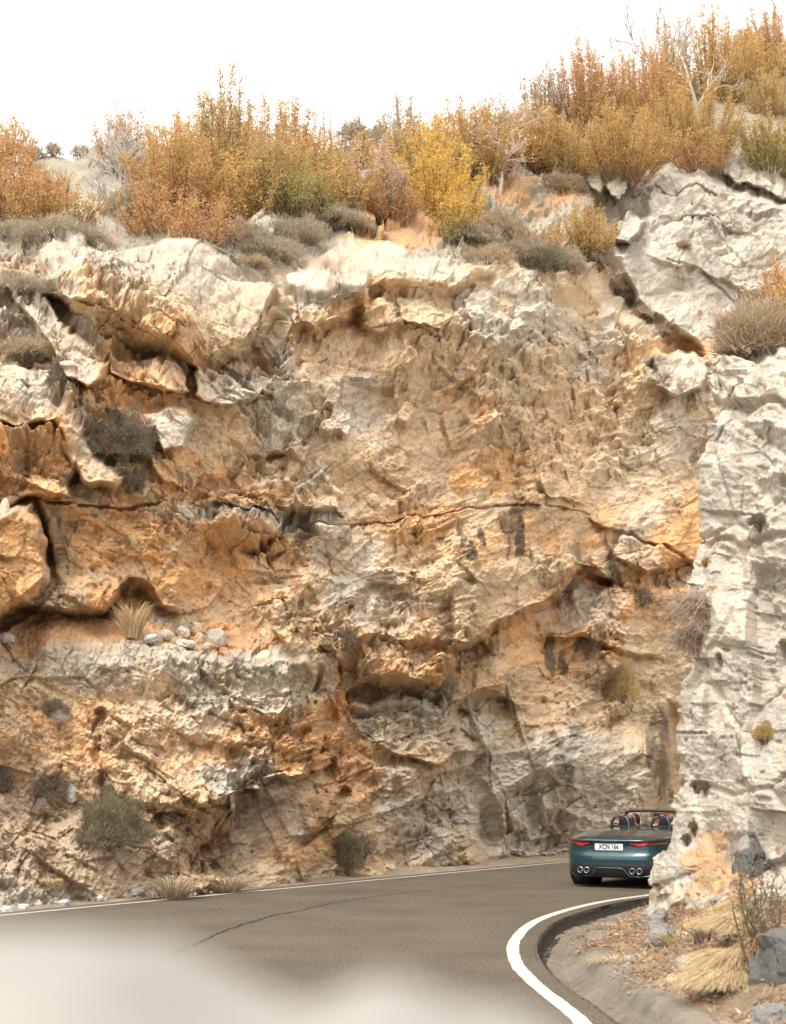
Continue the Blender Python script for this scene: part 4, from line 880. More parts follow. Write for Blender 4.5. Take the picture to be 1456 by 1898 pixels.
# dry grass tufts
G_G = 'dry grass tufts on the cliff'
for i, (px, fy, hp, wp, pal, lab) in enumerate([(245,1180,80,80,'straw','long straw-coloured grass tuft beside the loose stones on the earth ledge'),(940,985,40,40,'dust','dry grass hanging over the black water stains'),(915,1210,40,26,'straw','pale grass tuft in the crevice under the overhang'),
    (1225,1480,110,60,'dust','dry hanging grass in the dark corner behind the car'),(655,1330,50,30,'dust','sparse dry tuft below the end of the slot'),(320,1660,50,130,'dust','dry brush tuft at the road edge on the left'),(420,1650,36,110,'dust','dry tuft on the shoulder left of the middle'),(500,1650,0,90,'dust',''),(100,1640,20,30,'straw','tiny pale tuft on the left scree')]):
    if not hp: continue
    p = on_cliff(px, fy); q_ = Vector((-p.x, -p.y, 0)).normalized()*.12; V, F, c = tuft(700+i, size_at(hp, p)*1.3, size_at(wp, p), pal, 260, wid=.009); r = mesh_obj('grass_tuft', V, F, M_DRY, None, c); r.location = p+q_; tag(r, lab, 'grass tuft', G_G)
print('veg', round(time.time()-T0, 1))
# ------------------------------------------------------------------ the open car
PAINT, nt, b = nodes('teal_paint'); b.inputs['Base Color'].default_value = (.010, .056, .070, 1); b.inputs['Metallic'].default_value = .35; b.inputs['Roughness'].default_value = .32; b.inputs['Coat Weight'].default_value = 1; b.inputs['Coat Roughness'].default_value = .04
fk = N(nt, 'ShaderNodeTexNoise', Scale=900.0, Detail=2.0); bp = N(nt, 'ShaderNodeBump', Strength=.03, Distance=.001); nt.links.new(fk.outputs[0], bp.inputs['Height']); nt.links.new(bp.outputs[0], b.inputs['Normal'])
BLACKP = mat_plain('black_plastic', (.018,.019,.022), .42); RUBBER = mat_plain('tyre_rubber', (.022,.022,.023), .85); CHROME = mat_plain('chrome', (.75,.75,.76), .14, 1.0); SATIN = mat_plain('satin_metal', (.22,.22,.225), .45, 1.0)
DARKIN = mat_plain('dark_interior', (.012,.012,.014), .7); LEATHER = mat_plain('tan_leather', (.34,.095,.035), .6); LAMP = mat_plain('red_lamp', (.45,.010,.015), .12, coat=1.0, emit=(1,.03,.03), es=.30)
LAMPD = mat_plain('smoked_lamp', (.03,.004,.006), .15, coat=1.0); PLATE = mat_plain('plate_white', (.74,.75,.78), .4); INK = mat_plain('plate_ink', (.012,.012,.016), .5); LIP = mat_plain('highlight_teal', (.10,.20,.23), .16, .5, coat=1.0)  # lightened teal: the lip's highlight line put into its colour; trim shares it
GLASS, nt, b = nodes('windscreen_glass'); b.inputs['Base Color'].default_value = (.8,.9,.88,1); b.inputs['Transmission Weight'].default_value = 1; b.inputs['Roughness'].default_value = .02; b.inputs['IOR'].default_value = 1.1
YAW = R(31)
car = empty('sports_car', (3.72, 25.2, 0.0), -YAW); tag(car, 'dark teal open-top sports car seen from behind, slipping behind the pale rock', 'car')
half = spline([(0,0),(.3,.008),(.55,.04),(.72,.105),(.84,.22),(.915,.42),(.955,.7),(.965,1.0),(.95,1.35),(.925,1.8),(.92,2.4),(.93,3.0),(.955,3.5),(.945,3.9),(.88,4.2),(.7,4.38),(.4,4.45),(0,4.47)], 10)
half = resample(half, .035); half = np.vstack([half, [[0, 4.47]]]); nh = len(half)
sarc2 = np.concatenate([[0], np.cumsum(np.linalg.norm(np.diff(half, axis=0), axis=1))])
belt = lambda y: np.interp(y, [0,.5,1.0,1.6,2.6,3.3,4.0,4.47], [.80,.865,.925,.93,.90,.82,.70,.52])
LV = [(0,.13,.10),(.06,.06,.05),(.2,.02,.015),(.36,.0,.0),(.50,-.006,-.004),(.60,.0,.0),(.655,.03,.004),(.72,.042,.006),(.88,.045,.016),(.945,.035,.028),(.965,-.012,.036),(1.0,-.008,.06)]   # height fraction, rear inset, side inset
def body_pt(s, f, off=0.0):
    """point on the flank or tail at signed arc length s from the middle of the tail, height fraction f"""
    a = abs(s); x = np.interp(a, sarc2, half[:, 0]); y = np.interp(a, sarc2, half[:, 1]); e = .02
    tx = np.interp(a+e, sarc2, half[:, 0])-np.interp(a-e, sarc2, half[:, 0]); ty = np.interp(a+e, sarc2, half[:, 1])-np.interp(a-e, sarc2, half[:, 1]); l = math.hypot(tx, ty)+1e-9; nx, ny = ty/l, -tx/l
    ri = np.interp(f, [q[0] for q in LV], [q[1] for q in LV]); si = np.interp(f, [q[0] for q in LV], [q[2] for q in LV]); w_ = max(0, -ny)**2; ins = ri*w_+si*(1-w_) if ny < .2 else si+.5*(1-f)*0
    z0 = .17+.03*(a > .5)*0; return np.array([math.copysign(1, s)*(x+nx*(off-ins)) if a > 1e-6 else 0.0, y+ny*(off-ins), z0+(belt(y)-z0)*f])
def fz(z, y=0.0): return (z-.17)/(float(belt(y))-.17)
fs = np.unique(np.concatenate([np.linspace(0, 1, 26), [q[0] for q in LV]])); S = np.concatenate([-sarc2[::-1][:-1], sarc2])
SKIN_ = np.array([[body_pt(s, f) for s in S] for f in fs])
for sx in (-1, 1):                                                     # wheel arches
    for wy in (1.0, 3.62):
        dy, dz = SKIN_[..., 1]-wy, SKIN_[..., 2]-.335; rr = np.hypot(dy, dz); m = (SKIN_[..., 0]*sx > .6) & (rr < .385); k = .385/np.maximum(rr, 1e-6)
        SKIN_[..., 1] = np.where(m, wy+dy*k, SKIN_[..., 1]); SKIN_[..., 2] = np.where(m, .335+dz*k, SKIN_[..., 2]); 
F = grid_faces(len(fs), len(S)); VB = SKIN_.reshape(-1, 3)
ar_ = np.linalg.norm(np.cross(VB[F[:, 1]]-VB[F[:, 0]], VB[F[:, 3]]-VB[F[:, 0]]), axis=1)+np.linalg.norm(np.cross(VB[F[:, 3]]-VB[F[:, 2]], VB[F[:, 1]]-VB[F[:, 2]]), axis=1); fc = VB[F].mean(1)
inside = np.zeros(len(F), bool)
for wy in (1.0, 3.62): inside |= (np.hypot(fc[:, 1]-wy, fc[:, 2]-.335) < .384) & (np.abs(fc[:, 0]) > .6)
F = F[~inside]
crown = lambda y: np.interp(y, [0,.3,.8,1.35,1.5,2.7,3.5,4.2,4.47], [.806,.88,.96,1.005,1.0,.965,.87,.69,.52])
cap = []
for i in range(nh):
    pt = body_pt(sarc2[i], 1.0); W_, y_ = abs(pt[0]), pt[1]; xs = np.linspace(-1, 1, 33)
    cap.append(np.stack([xs*W_, np.full(33, y_), pt[2]+(float(crown(y_))-pt[2])*(1-np.abs(xs)**2.4)], 1))
cap = np.array(cap); FC = grid_faces(nh, 33); cc_ = cap.reshape(-1, 3)[FC].mean(1); hole = (cc_[:, 1] > 1.62) & (cc_[:, 1] < 2.95) & (np.abs(cc_[:, 0]) < .70); FC = FC[~hole]
body = mesh_obj('body', np.vstack([VB, cap.reshape(-1, 3)]), np.vstack([F, FC+len(VB)]), PAINT, car, smooth=True)
bpy.context.view_layer.objects.active = body
def patch(name, s0, s1, flo, fhi, off, mat, parent=car, ns=24, nf=4, depth=.02):
    """a shell lying on the body: flo/fhi are functions or numbers of height in metres"""
    ss = np.linspace(s0, s1, ns); outer = []
    for j in range(nf+1):
        row = []
        for i_, s in enumerate(ss):
            u = i_/(ns-1); lo = flo(u) if callable(flo) else flo; hi = fhi(u) if callable(fhi) else fhi; y = np.interp(abs(s), sarc2, half[:, 1]); z = lo+(hi-lo)*j/nf
            e_ = off*(1 if 0 < j < nf and 0 < i_ < ns-1 else .15); row.append(body_pt(s if s else 1e-5, fz(z, y), e_))
        outer.append(row)
    V = np.array(outer); o = mesh_obj(name, V.reshape(-1, 3), grid_faces(nf+1, ns), mat, parent, smooth=False); return o
# black valance with diffuser, tail panel details
patch('diffuser', -.80, .80, lambda u: .175, lambda u: .42-.05*abs(2*u-1)**4, .012, BLACKP, ns=40, nf=6)
patch('spoiler_lip', -.62, .62, .795, .815, .016, LIP, ns=30, nf=2)
patch('brake_light', -.16, .16, .772, .790, .012, LAMPD, ns=8, nf=2)
rec = patch('plate_recess', -.33, .33, lambda u: .60, lambda u: .765, .004, PAINT, ns=14, nf=3)
for sx in (-1, 1):
    def lo(u): return .740-.036*math.exp(-((u-.24)/.13)**4)+.012*u
    def hi(u): return .764-.004*u+.006*(u < .1)
    o = patch('tail_light', sx*.37, sx*1.16, lo, hi, .010, LAMP, ns=40, nf=3)
    patch('light_surround', sx*.345, sx*1.19, lambda u: lo(u)-.012, lambda u: hi(u)+.010, .005, LAMPD, parent=o, ns=40, nf=3)
    # diagonal crease of the recess
def tube_obj(name, paths, radii, mat, parent, sides=8, smooth=True):
    V, F = tubes(paths, radii, sides); return mesh_obj(name, V, F, mat, parent, smooth=smooth)
tr = [body_pt(s, fz(z), .018) for s, z in [(-.50,.20),(-.36,.21),(-.25,.335),(-.2,.345),(0.001,.345),(.2,.345),(.25,.335),(.36,.21),(.50,.20),(.68,.215),(.80,.24)]]
tube_obj('trim_strip', [np.array(tr)], [.0065], LIP, car, 6)
for sx in (-1, 1):
    patch('corner_vent', sx*.70, sx*.92, lambda u: .22+.02*u, lambda u: .33-.06*u, .016, BLACKP, ns=8, nf=2)
    for k in (0, 1):
        x_ = sx*(.42+.125*k); pc = body_pt(x_, fz(.30), 0); yy = pc[1]-.045
        an = np.linspace(0, 2*math.pi, 25)[:-1]; prof_ = [(.040,.14),(.049,.14),(.052,.02),(.051,.004),(.047,0),(.043,.004),(.041,.02),(.040,.12)]
        V = np.array([[(x_+r*math.cos(a), yy+d, .30+r*math.sin(a)) for a in an] for r, d in prof_]); nrw = len(prof_); i = np.arange(nrw*24).reshape(nrw, 24); j = np.roll(i, -1, 1)
        ex = mesh_obj('exhaust_tip', V.reshape(-1, 3), np.stack([i[:-1], j[:-1], j[1:], i[1:]], -1).reshape(-1, 4), CHROME, car, smooth=True)
        V = np.array([(x_+.0405*math.cos(a), yy+.11, .30+.0405*math.sin(a)) for a in an]); V = np.vstack([V, [[x_, yy+.11, .30]]])
        mesh_obj('bore', V, np.array([(a, (a+1) % 24, 24) for a in range(24)]), DARKIN, ex)
# number plate
pl = empty('number_plate', (0, body_pt(.001, fz(.695))[1]-.030, .695)); pl.parent = car
def rbox(name, sx, sy, sz, mat, parent, loc=(0, 0, 0), bev=.004, rot=None):
    bm = bmesh.new(); bmesh.ops.create_cube(bm, size=1); bmesh.ops.scale(bm, vec=(sx, sy, sz), verts=bm.verts); bmesh.ops.bevel(bm, geom=bm.edges[:], offset=bev, segments=3, affect='EDGES')
    me = bpy.data.meshes.new(name); bm.to_mesh(me); bm.free(); me.materials.append(mat); o = bpy.data.objects.new(name, me); C.objects.link(o); o.parent = parent; o.location = loc
    if rot: o.rotation_euler = rot
    return o
rbox('panel', .52, .010, .112, PLATE, pl)
tc = bpy.data.curves.new('lettering', 'FONT'); tc.body = 'XCN 166'; tc.size = .108; tc.align_x = 'CENTER'; tc.align_y = 'CENTER'; tc.extrude = .0008; tc.offset = .0028
to = bpy.data.objects.new('lettering', tc); C.objects.link(to); bpy.context.view_layer.update(); dg = bpy.context.evaluated_depsgraph_get(); me = bpy.data.meshes.new_from_object(to.evaluated_get(dg)); bpy.data.objects.remove(to)
pan = [c for c in C.objects if c.name == 'panel'][0].data; pan.materials.append(INK)     # the characters are raised on the plate's own panel
me.transform(Matrix.Translation((0, -.0065, -.001)) @ Matrix.Rotation(math.pi/2, 4, 'X') @ Matrix.Scale(.86, 4, (1, 0, 0))); bm = bmesh.new(); bm.from_mesh(pan); k0_ = len(bm.faces); bm.from_mesh(me); bm.faces.ensure_lookup_table()
for f in bm.faces[k0_:]: f.material_index = 1
bm.to_mesh(pan); bm.free()
# wheels
def lathe(name, prof_, mat, parent, n=40, axis='x'):
    an = np.linspace(0, 2*math.pi, n+1)[:-1]; V = np.array([[(h_, r*math.cos(a), r*math.sin(a)) for a in an] for r, h_ in prof_]); k = len(prof_); i = np.arange(k*n).reshape(k, n); j = np.roll(i, -1, 1)
    return mesh_obj(name, V.reshape(-1, 3), np.stack([i[:-1], j[:-1], j[1:], i[1:]], -1).reshape(-1, 4), mat, parent, smooth=True)
for wy in (1.0, 3.62):
    for sx in (-1, 1):
        wh = empty('wheel', (sx*.80, wy, .34)); wh.parent = car
        lathe('tyre', [(.245,-.125),(.30,-.145),(.328,-.13),(.338,-.10),(.340,-.05),(.3405,0),(.340,.05),(.338,.10),(.328,.13),(.30,.145),(.245,.125)], RUBBER, wh)
        lathe('rim', [(.245,-.125),(.25,.125),(.235,.13),(.225,.10),(.22,-.1)], SATIN, wh)
        bm = []; 
        for k in range(10):
            a = k*math.pi/5; bm.append(np.array([[sx*.115, .03*math.cos(a), .03*math.sin(a)], [sx*.12, .13*math.cos(a+.05), .13*math.sin(a+.05)], [sx*.105, .235*math.cos(a), .235*math.sin(a)]]))
        tube_obj('spokes', bm, [.014]*10, SATIN, wh, 5)
        well = lathe('wheel_well', [(.383,-.22),(.383,.13)], DARKIN, car, 32); well.location = (sx*.80, wy, .335)
# cockpit tub, seats, hoops, windscreen
V = []; 
for z in (.985, .45):
    for x_, y_ in [(-.72,1.60),(.72,1.60),(.72,2.97),(-.72,2.97)]: V.append((x_, y_, z if z < .9 else float(crown(y_))-.035))
mesh_obj('cockpit_tub', V, [(0,1,5,4),(1,2,6,5),(2,3,7,6),(3,0,4,7),(4,5,6,7)], DARKIN, car)
rbox('floor_pan', 1.5, 3.9, .06, DARKIN, car, (0, 2.25, .20), .01)
rbox('tonneau_rail', 1.28, .10, .03, BLACKP, car, (0, 1.57, 1.005), .012)
for sx in (-1, 1):
    x_ = sx*.39
    hp = [np.array([(x_-.185, 1.50, .97), (x_-.165, 1.52, 1.08), (x_-.125, 1.54, 1.155), (x_-.05, 1.55, 1.185), (x_+.05, 1.55, 1.185), (x_+.125, 1.54, 1.155), (x_+.165, 1.52, 1.08), (x_+.185, 1.50, .97)])]
    hoop = tube_obj('roll_hoop', hp, [.026], BLACKP, car, 10)
    tube_obj('hoop_trim', [hp[0]*[1, 1, 1]+[0, -.024, .006]], [.005], SATIN, hoop, 6)
    # seat: lofted backrest with a tapering head, cushion, leather edge
    lev = [(.50,.25,.13,1.98),(.70,.26,.12,1.93),(.88,.265,.10,1.885),(.98,.22,.085,1.86),(1.05,.15,.08,1.845),(1.13,.145,.075,1.835),(1.18,.12,.06,1.83),(1.195,.07,.03,1.83)]
    ring = []
    for z, w2, dp, yc in lev:
        an = np.linspace(0, 2*math.pi, 21)[:-1]; ring.append([(x_+w2*abs(math.cos(a))**.6*math.copysign(1, math.cos(a)), yc+dp*.6*abs(math.sin(a))**.7*math.copysign(1, math.sin(a)), z) for a in an])
    ring = np.array(ring); i = np.arange(len(lev)*20).reshape(len(lev), 20); j = np.roll(i, -1, 1); Fq = np.stack([i[:-1], j[:-1], j[1:], i[1:]], -1).reshape(-1, 4)
    st = mesh_obj('seat', ring.reshape(-1, 3), Fq, BLACKP, car, smooth=True)
    edge = np.array([(x_-w2*.99, yc+.012, z) for z, w2, dp, yc in lev]+[(x_+w2*.99, yc+.012, z) for z, w2, dp, yc in lev[::-1]]); tube_obj('leather_edge', [edge+[0, .02, .006]], [.026], LEATHER, st, 8)
    rbox('cushion', .50, .50, .16, LEATHER, st, (x_, 2.2, .50), .04)
bx = []; hd = np.array([(-.60,2.36,1.235),(-.52,2.335,1.262),(-.3,2.315,1.275),(0,2.305,1.28),(.3,2.315,1.275),(.52,2.335,1.262),(.60,2.36,1.235)])
wf = tube_obj('windscreen_frame', [hd, np.array([(-.60,2.36,1.235),(-.68,2.68,1.09),(-.74,2.98,.93)]), np.array([(.60,2.36,1.235),(.68,2.68,1.09),(.74,2.98,.93)])], [.026, .026, .026], BLACKP, car, 10)
gl = np.array([hd, [(x*1.2, 3.0-.10*(1-(x/.6)**2)*-1, .93) for x, _, _ in hd]]); mesh_obj('windscreen', gl.reshape(-1, 3), grid_faces(2, 7), GLASS, wf)
rbox('mirror', .20, .04, .06, BLACKP, car, (.02, 2.42, 1.20), .015)
for sx in (-1, 1): rbox('door_mirror', .20, .12, .12, PAINT, car, (sx*1.0, 2.75, .98), .04)
tube_obj('steering_wheel', [np.array([(-.38+.18*math.cos(a), 2.62-.06*math.sin(a), .86+.17*math.sin(a)) for a in np.linspace(0, 2*math.pi, 25)])], [.014], BLACKP, car)
for sx in (-1, 1): patch('head_light', sx*4.55, sx*5.05, .52, .60, .006, SATIN, ns=12, nf=2)

# ------------------------------------------------------------------ the driver
SKIN = mat_plain('skin', (.52,.27,.17), .55); HAIR = mat_plain('dark_hair', (.016,.011,.009), .6); SHIRT = mat_plain('dark_shirt', (.03,.035,.05), .8)
def skinned(name, verts, edges, radii, mat, parent, levels=2):
    me = bpy.data.meshes.new(name); me.from_pydata(verts, edges, []); o = bpy.data.objects.new(name, me); C.objects.link(o)
    m = o.modifiers.new('skin', 'SKIN'); m.use_smooth_shade = True; o.modifiers.new('sub', 'SUBSURF').levels = levels; o.modifiers['sub'].render_levels = levels
    for i_, r_ in enumerate(radii): me.skin_vertices[0].data[i_].radius = (r_, r_) if not isinstance(r_, tuple) else r_
    me.skin_vertices[0].data[0].use_root = True; bpy.context.view_layer.update()
    ev = o.evaluated_get(bpy.context.evaluated_depsgraph_get()); m2 = bpy.data.meshes.new_from_object(ev); bpy.data.objects.remove(o); m2.materials.clear(); m2.materials.append(mat)
    o = bpy.data.objects.new(name, m2); C.objects.link(o); o.parent = parent; return o
dr = empty('person', tuple(car.matrix_basis @ Vector((-.34, 2.05, .58))), -YAW); tag(dr, 'dark-haired driver in the left seat with one arm stretched towards the middle', 'person')
# joints relative to the hips (car axes): x right, y forward, z up
J = [(0,0,.0),(0,-.05,.16),(0,-.10,.32),(0,-.08,.40),(.02,-.05,.46),            # pelvis, waist, chest, neck, head base
     (-.17,-.09,.36),(-.25,.05,.16),(-.12,.34,.24),(-.10,.42,.27),              # left arm to the wheel
     (.17,-.09,.36),(.30,.02,.30),(.33,.18,.42),(.335,.24,.44),                 # right arm resting high in the middle
     (-.09,.12,.0),(-.12,.48,.08),(-.12,.80,-.12),(-.12,.90,-.10),(.09,.12,.0),(.12,.48,.08),(.12,.80,-.12),(.12,.90,-.10)]
E = [(0,1),(1,2),(2,3),(3,4),(2,5),(5,6),(6,7),(7,8),(2,9),(9,10),(10,11),(11,12),(0,13),(13,14),(14,15),(15,16),(0,17),(17,18),(18,19),(19,20)]
RAD = [.14,.13,.15,.055,.055,.065,.045,.032,.028,.065,.045,.032,.026,.09,.065,.045,.04,.09,.065,.045,.04]
bodyp = skinned('body', J, E, RAD, SKIN, dr)
sh_ = skinned('shirt', [J[0], J[1], J[2], (0,-.085,.385), J[5], (-.23,.0,.22), J[9], (.28,.0,.31)], [(0,1),(1,2),(2,3),(2,4),(4,5),(2,6),(6,7)], [.152,.143,.163,.07,.080,.060,.080,.060], SHIRT, dr)
bm = bmesh.new(); bmesh.ops.create_uvsphere(bm, u_segments=28, v_segments=20, radius=.115)
for v in bm.verts:
    x, y, z = v.co; x *= .72; y *= .86
    if z < 0: x *= 1-.28*(-z/.115)**1.4; y = y*(1-.12*(-z/.115)) + .012
    if y > .05 and abs(x) < .022 and -.035 < z < .022: y += .020*(1-abs(x)/.022)*(1-abs(z+.008)/.03 if abs(z+.008) < .03 else 0)     # nose
    if y > .04 and .0 < z < .03 and .015 < abs(x) < .045: y -= .008                                                          # eye sockets
    if y > .04 and -.065 < z < -.05 and abs(x) < .025: y += .004                                                               # lips
    v.co = (x, y, z)
me = bpy.data.meshes.new('head'); bm.to_mesh(me); bm.free(); me.materials.append(SKIN); [setattr(p_, 'use_smooth', True) for p_ in me.polygons]
hdx = bpy.data.objects.new('head', me); C.objects.link(hdx); hdx.parent = dr; hdx.location = (.05, -.03, .535); hdx.rotation_euler = (0, 0, R(-12))
for sx in (-1, 1):
    bm = bmesh.new(); bmesh.ops.create_uvsphere(bm, u_segments=10, v_segments=8, radius=.011); me = bpy.data.meshes.new('eye'); bm.to_mesh(me); bm.free(); me.materials.append(mat_plain('eye_white', (.6,.6,.6), .2)); o = bpy.data.objects.new('eye', me); C.objects.link(o); o.parent = hdx; o.location = (sx*.030, .078, .012)
    bm = bmesh.new(); bmesh.ops.create_uvsphere(bm, u_segments=10, v_segments=8, radius=.028); bmesh.ops.scale(bm, vec=(.3, .6, 1), verts=bm.verts); me = bpy.data.meshes.new('ear'); bm.to_mesh(me); bm.free(); me.materials.append(SKIN); o = bpy.data.objects.new('ear', me); C.objects.link(o); o.parent = hdx; o.location = (sx*.084, .0, -.01)
bm = bmesh.new(); bmesh.ops.create_uvsphere(bm, u_segments=28, v_segments=20, radius=.124)
for v in list(bm.verts):
    x, y, z = v.co; v.co = (x*.76+.003*math.sin(z*160), y*.90-.008, z*1.0+.004*math.sin(x*150+y*90))
bmesh.ops.delete(bm, geom=[v for v in bm.verts if (v.co.y > .045 and v.co.z < .055) or v.co.z < -.075], context='VERTS')
me = bpy.data.meshes.new('hair'); bm.to_mesh(me); bm.free(); me.materials.append(HAIR); [setattr(p_, 'use_smooth', True) for p_ in me.polygons]; o = bpy.data.objects.new('hair', me); C.objects.link(o); o.parent = hdx
def hand(loc, d, sx, parent):
    d = np.array(d, float); d /= np.linalg.norm(d); side = np.cross(d, [0, 0, 1]); side /= np.linalg.norm(side); p0 = np.array(loc); vs, es, rs = [tuple(p0), tuple(p0+d*.05), tuple(p0+d*.09)], [(0,1),(1,2)], [.024,(.036,.018),(.036,.016)]
    skinned('hand', vs, es, rs, SKIN, parent)
    for k, ln in enumerate((.070, .080, .074, .058)):
        b0 = p0+d*.088+side*(k-1.5)*.020; skinned('finger', [tuple(b0), tuple(b0+d*ln*.5+np.array([0,0,-.004])), tuple(b0+d*ln*.85+np.array([0,0,-.022])), tuple(b0+d*ln+np.array([0,0,-.034]))], [(0,1),(1,2),(2,3)], [.010,.009,.008,.007], SKIN, parent, 1)
    b0 = p0+d*.035-side*sx*.034; skinned('thumb', [tuple(b0), tuple(b0+d*.03-side*sx*.018), tuple(b0+d*.055-side*sx*.020+np.array([0,0,-.01]))], [(0,1),(1,2)], [.012,.010,.009], SKIN, parent, 1)
hand(J[8], (.15,.9,.3), 1, bodyp); hand(J[12], (.1,.95,.05), -1, bodyp)
print('car', round(time.time()-T0, 1))
# ------------------------------------------------------------------ things on and around the pale outcrop
QF, UF, VF, DF = Q.reshape(-1, 3), pu.reshape(-1), pv.reshape(-1), project(Q)[2].reshape(-1)
def on_outcrop(px, py):
    d = (UF-px)**2+(VF-py)**2; c = np.where(d < 64)[0]
    if len(c) == 0: return Vector(QF[d.argmin()])
    return Vector(QF[c[DF[c].argmin()]])
def on_ground(px, py):
    z = .1
    for _ in range(6):
        g = ground(px, py, z); z = verge_at(g[0], g[1])
    return Vector((g[0], g[1], z))
p = on_outcrop(1395, 655); put('cliff_bush', p+Vector((0, 0, -.02)), *cushion(801, size_at(80, p), size_at(150, p), 'dust', 2.6, .22, .016), 'wide dry grey-brown bush on top of the pale outcrop at the right edge', 'bush', G_F)
# brushwood hanging from the left edge of the outcrop
for i, (px, py, wp, hp, lab) in enumerate([(1300,1130,120,90,'tangle of dry pinkish twigs hanging over the left edge of the pale outcrop'),(1285,1190,90,60,'lower mat of dry twigs on the left edge of the pale outcrop')]):
    p = on_outcrop(px, py); rg = np.random.RandomState(820+i); pts, rr = [], []
    W_, H_ = size_at(wp, p), size_at(hp, p)
    for k in range(150):
        a = math.pi*(.55+.9*rg.rand()); l = W_*(.35+.65*rg.rand()); e = np.array([math.cos(a)*l, -.12+rg.randn()*.10, math.sin(a)*l*.25+rg.randn()*H_*.2-.05]); m = e*.5+rg.randn(3)*.05+[0, 0, H_*.15]
        f0 = rg.randn(3)*[.06, .05, H_*.25]; pts.append(np.array([f0, f0*.5+m*.6, m, (m+e)/2+rg.randn(3)*.03, e])); rr.append([.005, .0045, .004, .003, .0015])
        for q_ in range(2): s_ = m+(e-m)*rg.rand(); pts.append(np.array([s_, s_+rg.randn(3)*.05, s_+rg.randn(3)*.10])); rr.append([.003, .002, .001])
    WV, WF = tubes(pts, rr); o = mesh_obj('dry_brushwood', WV, WF, M_WOOD, None, np.full((len(WV), 3), (.58,.46,.36))); o.location = p; tag(o, lab, 'brushwood')
G_M = 'small dark cushions dotted on the pale outcrop'
for i, (px, py, s, lab) in enumerate([(1289,1455,14,'left one of a pair of small dark moss cushions on the pale outcrop'),(1299,1463,13,'right one of a pair of small dark moss cushions on the pale outcrop'),(1265,1556,13,'small dark moss cushion beside the car end of the outcrop'),(1279,1532,15,'olive moss cushion just above the small dark one'),(1327,1222,10,'tiny dark moss cushion high on the outcrop'),(1302,1045,14,'yellow-green moss cushion at the outcrop edge below the orange wedge'),(1410,1370,34,'olive plant in the vertical crease of the outcrop'),(1400,978,26,'brownish moss clump under the upper joint of the outcrop')]):
    p = on_outcrop(px, py); sz = size_at(s, p); put('moss_cushion', p, *cushion(840+i, sz*.7, sz*1.3, 'darkgreen' if i not in (5, 6) else 'olive', 9, .03, .008), lab, 'moss', G_M)
# plants on the verge
for i, (px, py, h_, w_, n_, lab) in enumerate([(1414,1668,.40,.45,1000,'topmost straw grass clump beside the rusty leafy bush'),(1404,1694,.44,.55,1400,'upper large straw grass clump above the dark grey boulder'),(1390,1722,.46,.60,1500,'widest straw grass clump in the middle of the swath'),(1374,1752,.44,.55,1400,'straw grass clump left of the dark grey boulder'),(1354,1782,.40,.50,1200,'lowest straw grass clump spilling down towards the gutter')]):
    p = on_ground(px, py); V, F, c = tuft(870+i, h_, w_, 'straw', n_, (-.62, -.35), 1.15, .0032); o = mesh_obj('grass_tuft', V, F, M_DRY, None, c); o.location = p; tag(o, lab, 'grass tuft', 'straw grass on the verge')
for i, (px, py, n_, h_, w_, lab) in enumerate([(1130,1722,240,.16,.5,'thin dry grass tuft at the toe of the outcrop'),(1255,1745,260,.22,.6,'dry grass tuft between the toe rocks'),(1178,1688,160,.14,.3,'sparse dry blades where the white line meets the rock'),(1140,1790,300,.14,.6,'short dry grass patch near the gutter rim')]):
    p = on_ground(px, py); V, F, c = tuft(875+i, h_, w_, 'straw' if i % 2 else 'dust', n_, (0, 0), .6, .0035); o = mesh_obj('grass_tuft', V, F, M_DRY, None, c); o.location = p; tag(o, lab, 'grass tuft', 'straw grass on the verge')
p = on_ground(1412, 1742); put('verge_bush', p, *upright_shrub(880, .95, .62, 'darkgreen', 2.2, 'rust', leaf=.028), 'dark green and rusty leafy bush between the straw clump and the rock', 'bush')
p = on_ground(1318, 1735); put('verge_bush', p, *upright_shrub(881, .34, .42, 'darkgreen', 3.5, 'darkgreen', leaf=.022), 'small dark green plant in front of the outcrop foot', 'bush')
# fallen leaves and dead grass: nobody could count them
rg = np.random.RandomState(90); n = 26000; X_ = 1.6+3.6*rg.rand(n); Y_ = 9.5+12*rg.rand(n)
ii = np.clip(((Y_-2)/.035).astype(int), 0, len(gy)-1); jj = np.clip(((X_-1.2)/.035).astype(int), 0, len(gx)-1); D_ = DI[ii, jj]; dn = fbm(np.stack([X_, Y_, X_*0], -1), .6, 3, 141)
keep = (D_ > .92+.12*rg.rand(n)) & (rg.rand(n) < .45+1.0*dn+.35*(D_ > 1.3)); X_, Y_, ii, jj = X_[keep], Y_[keep], ii[keep], jj[keep]; zz = VZ[ii, jj]+.012+.02*rg.rand(len(X_))
gl_ = []
for (px, py, sx_, sy_, m) in [(1098,1782,.10,.20,260),(1080,1740,.14,.5,120),(1060,1700,.2,.6,90),(1180,1850,.12,.5,130),(1040,1720,.12,.5,60)]:
    g = ground(px, py, -.15); gl_.append(np.stack([g[0]+rg.randn(m)*sx_, g[1]+rg.randn(m)*sy_, np.full(m, -.13)+.02*rg.rand(m)], 1))
gl_ = np.vstack(gl_); dd_ = inner_dist(gl_[:, 0], gl_[:, 1]); gl_[:, 2] = gz(np.clip(dd_, .3, 1.1))+.02+.015*rg.rand(len(gl_)); gl_ = gl_[(dd_ > .36)]
pos = np.vstack([np.stack([X_, Y_, zz], 1), gl_]); V, F = leaf_mesh(pos, .058, rg, .0, .62); V = V.reshape(-1, 4, 3); V[..., 2] = pos[:, None, 2]+(V[..., 2]-pos[:, None, 2])*.45; V = V.reshape(-1, 3)
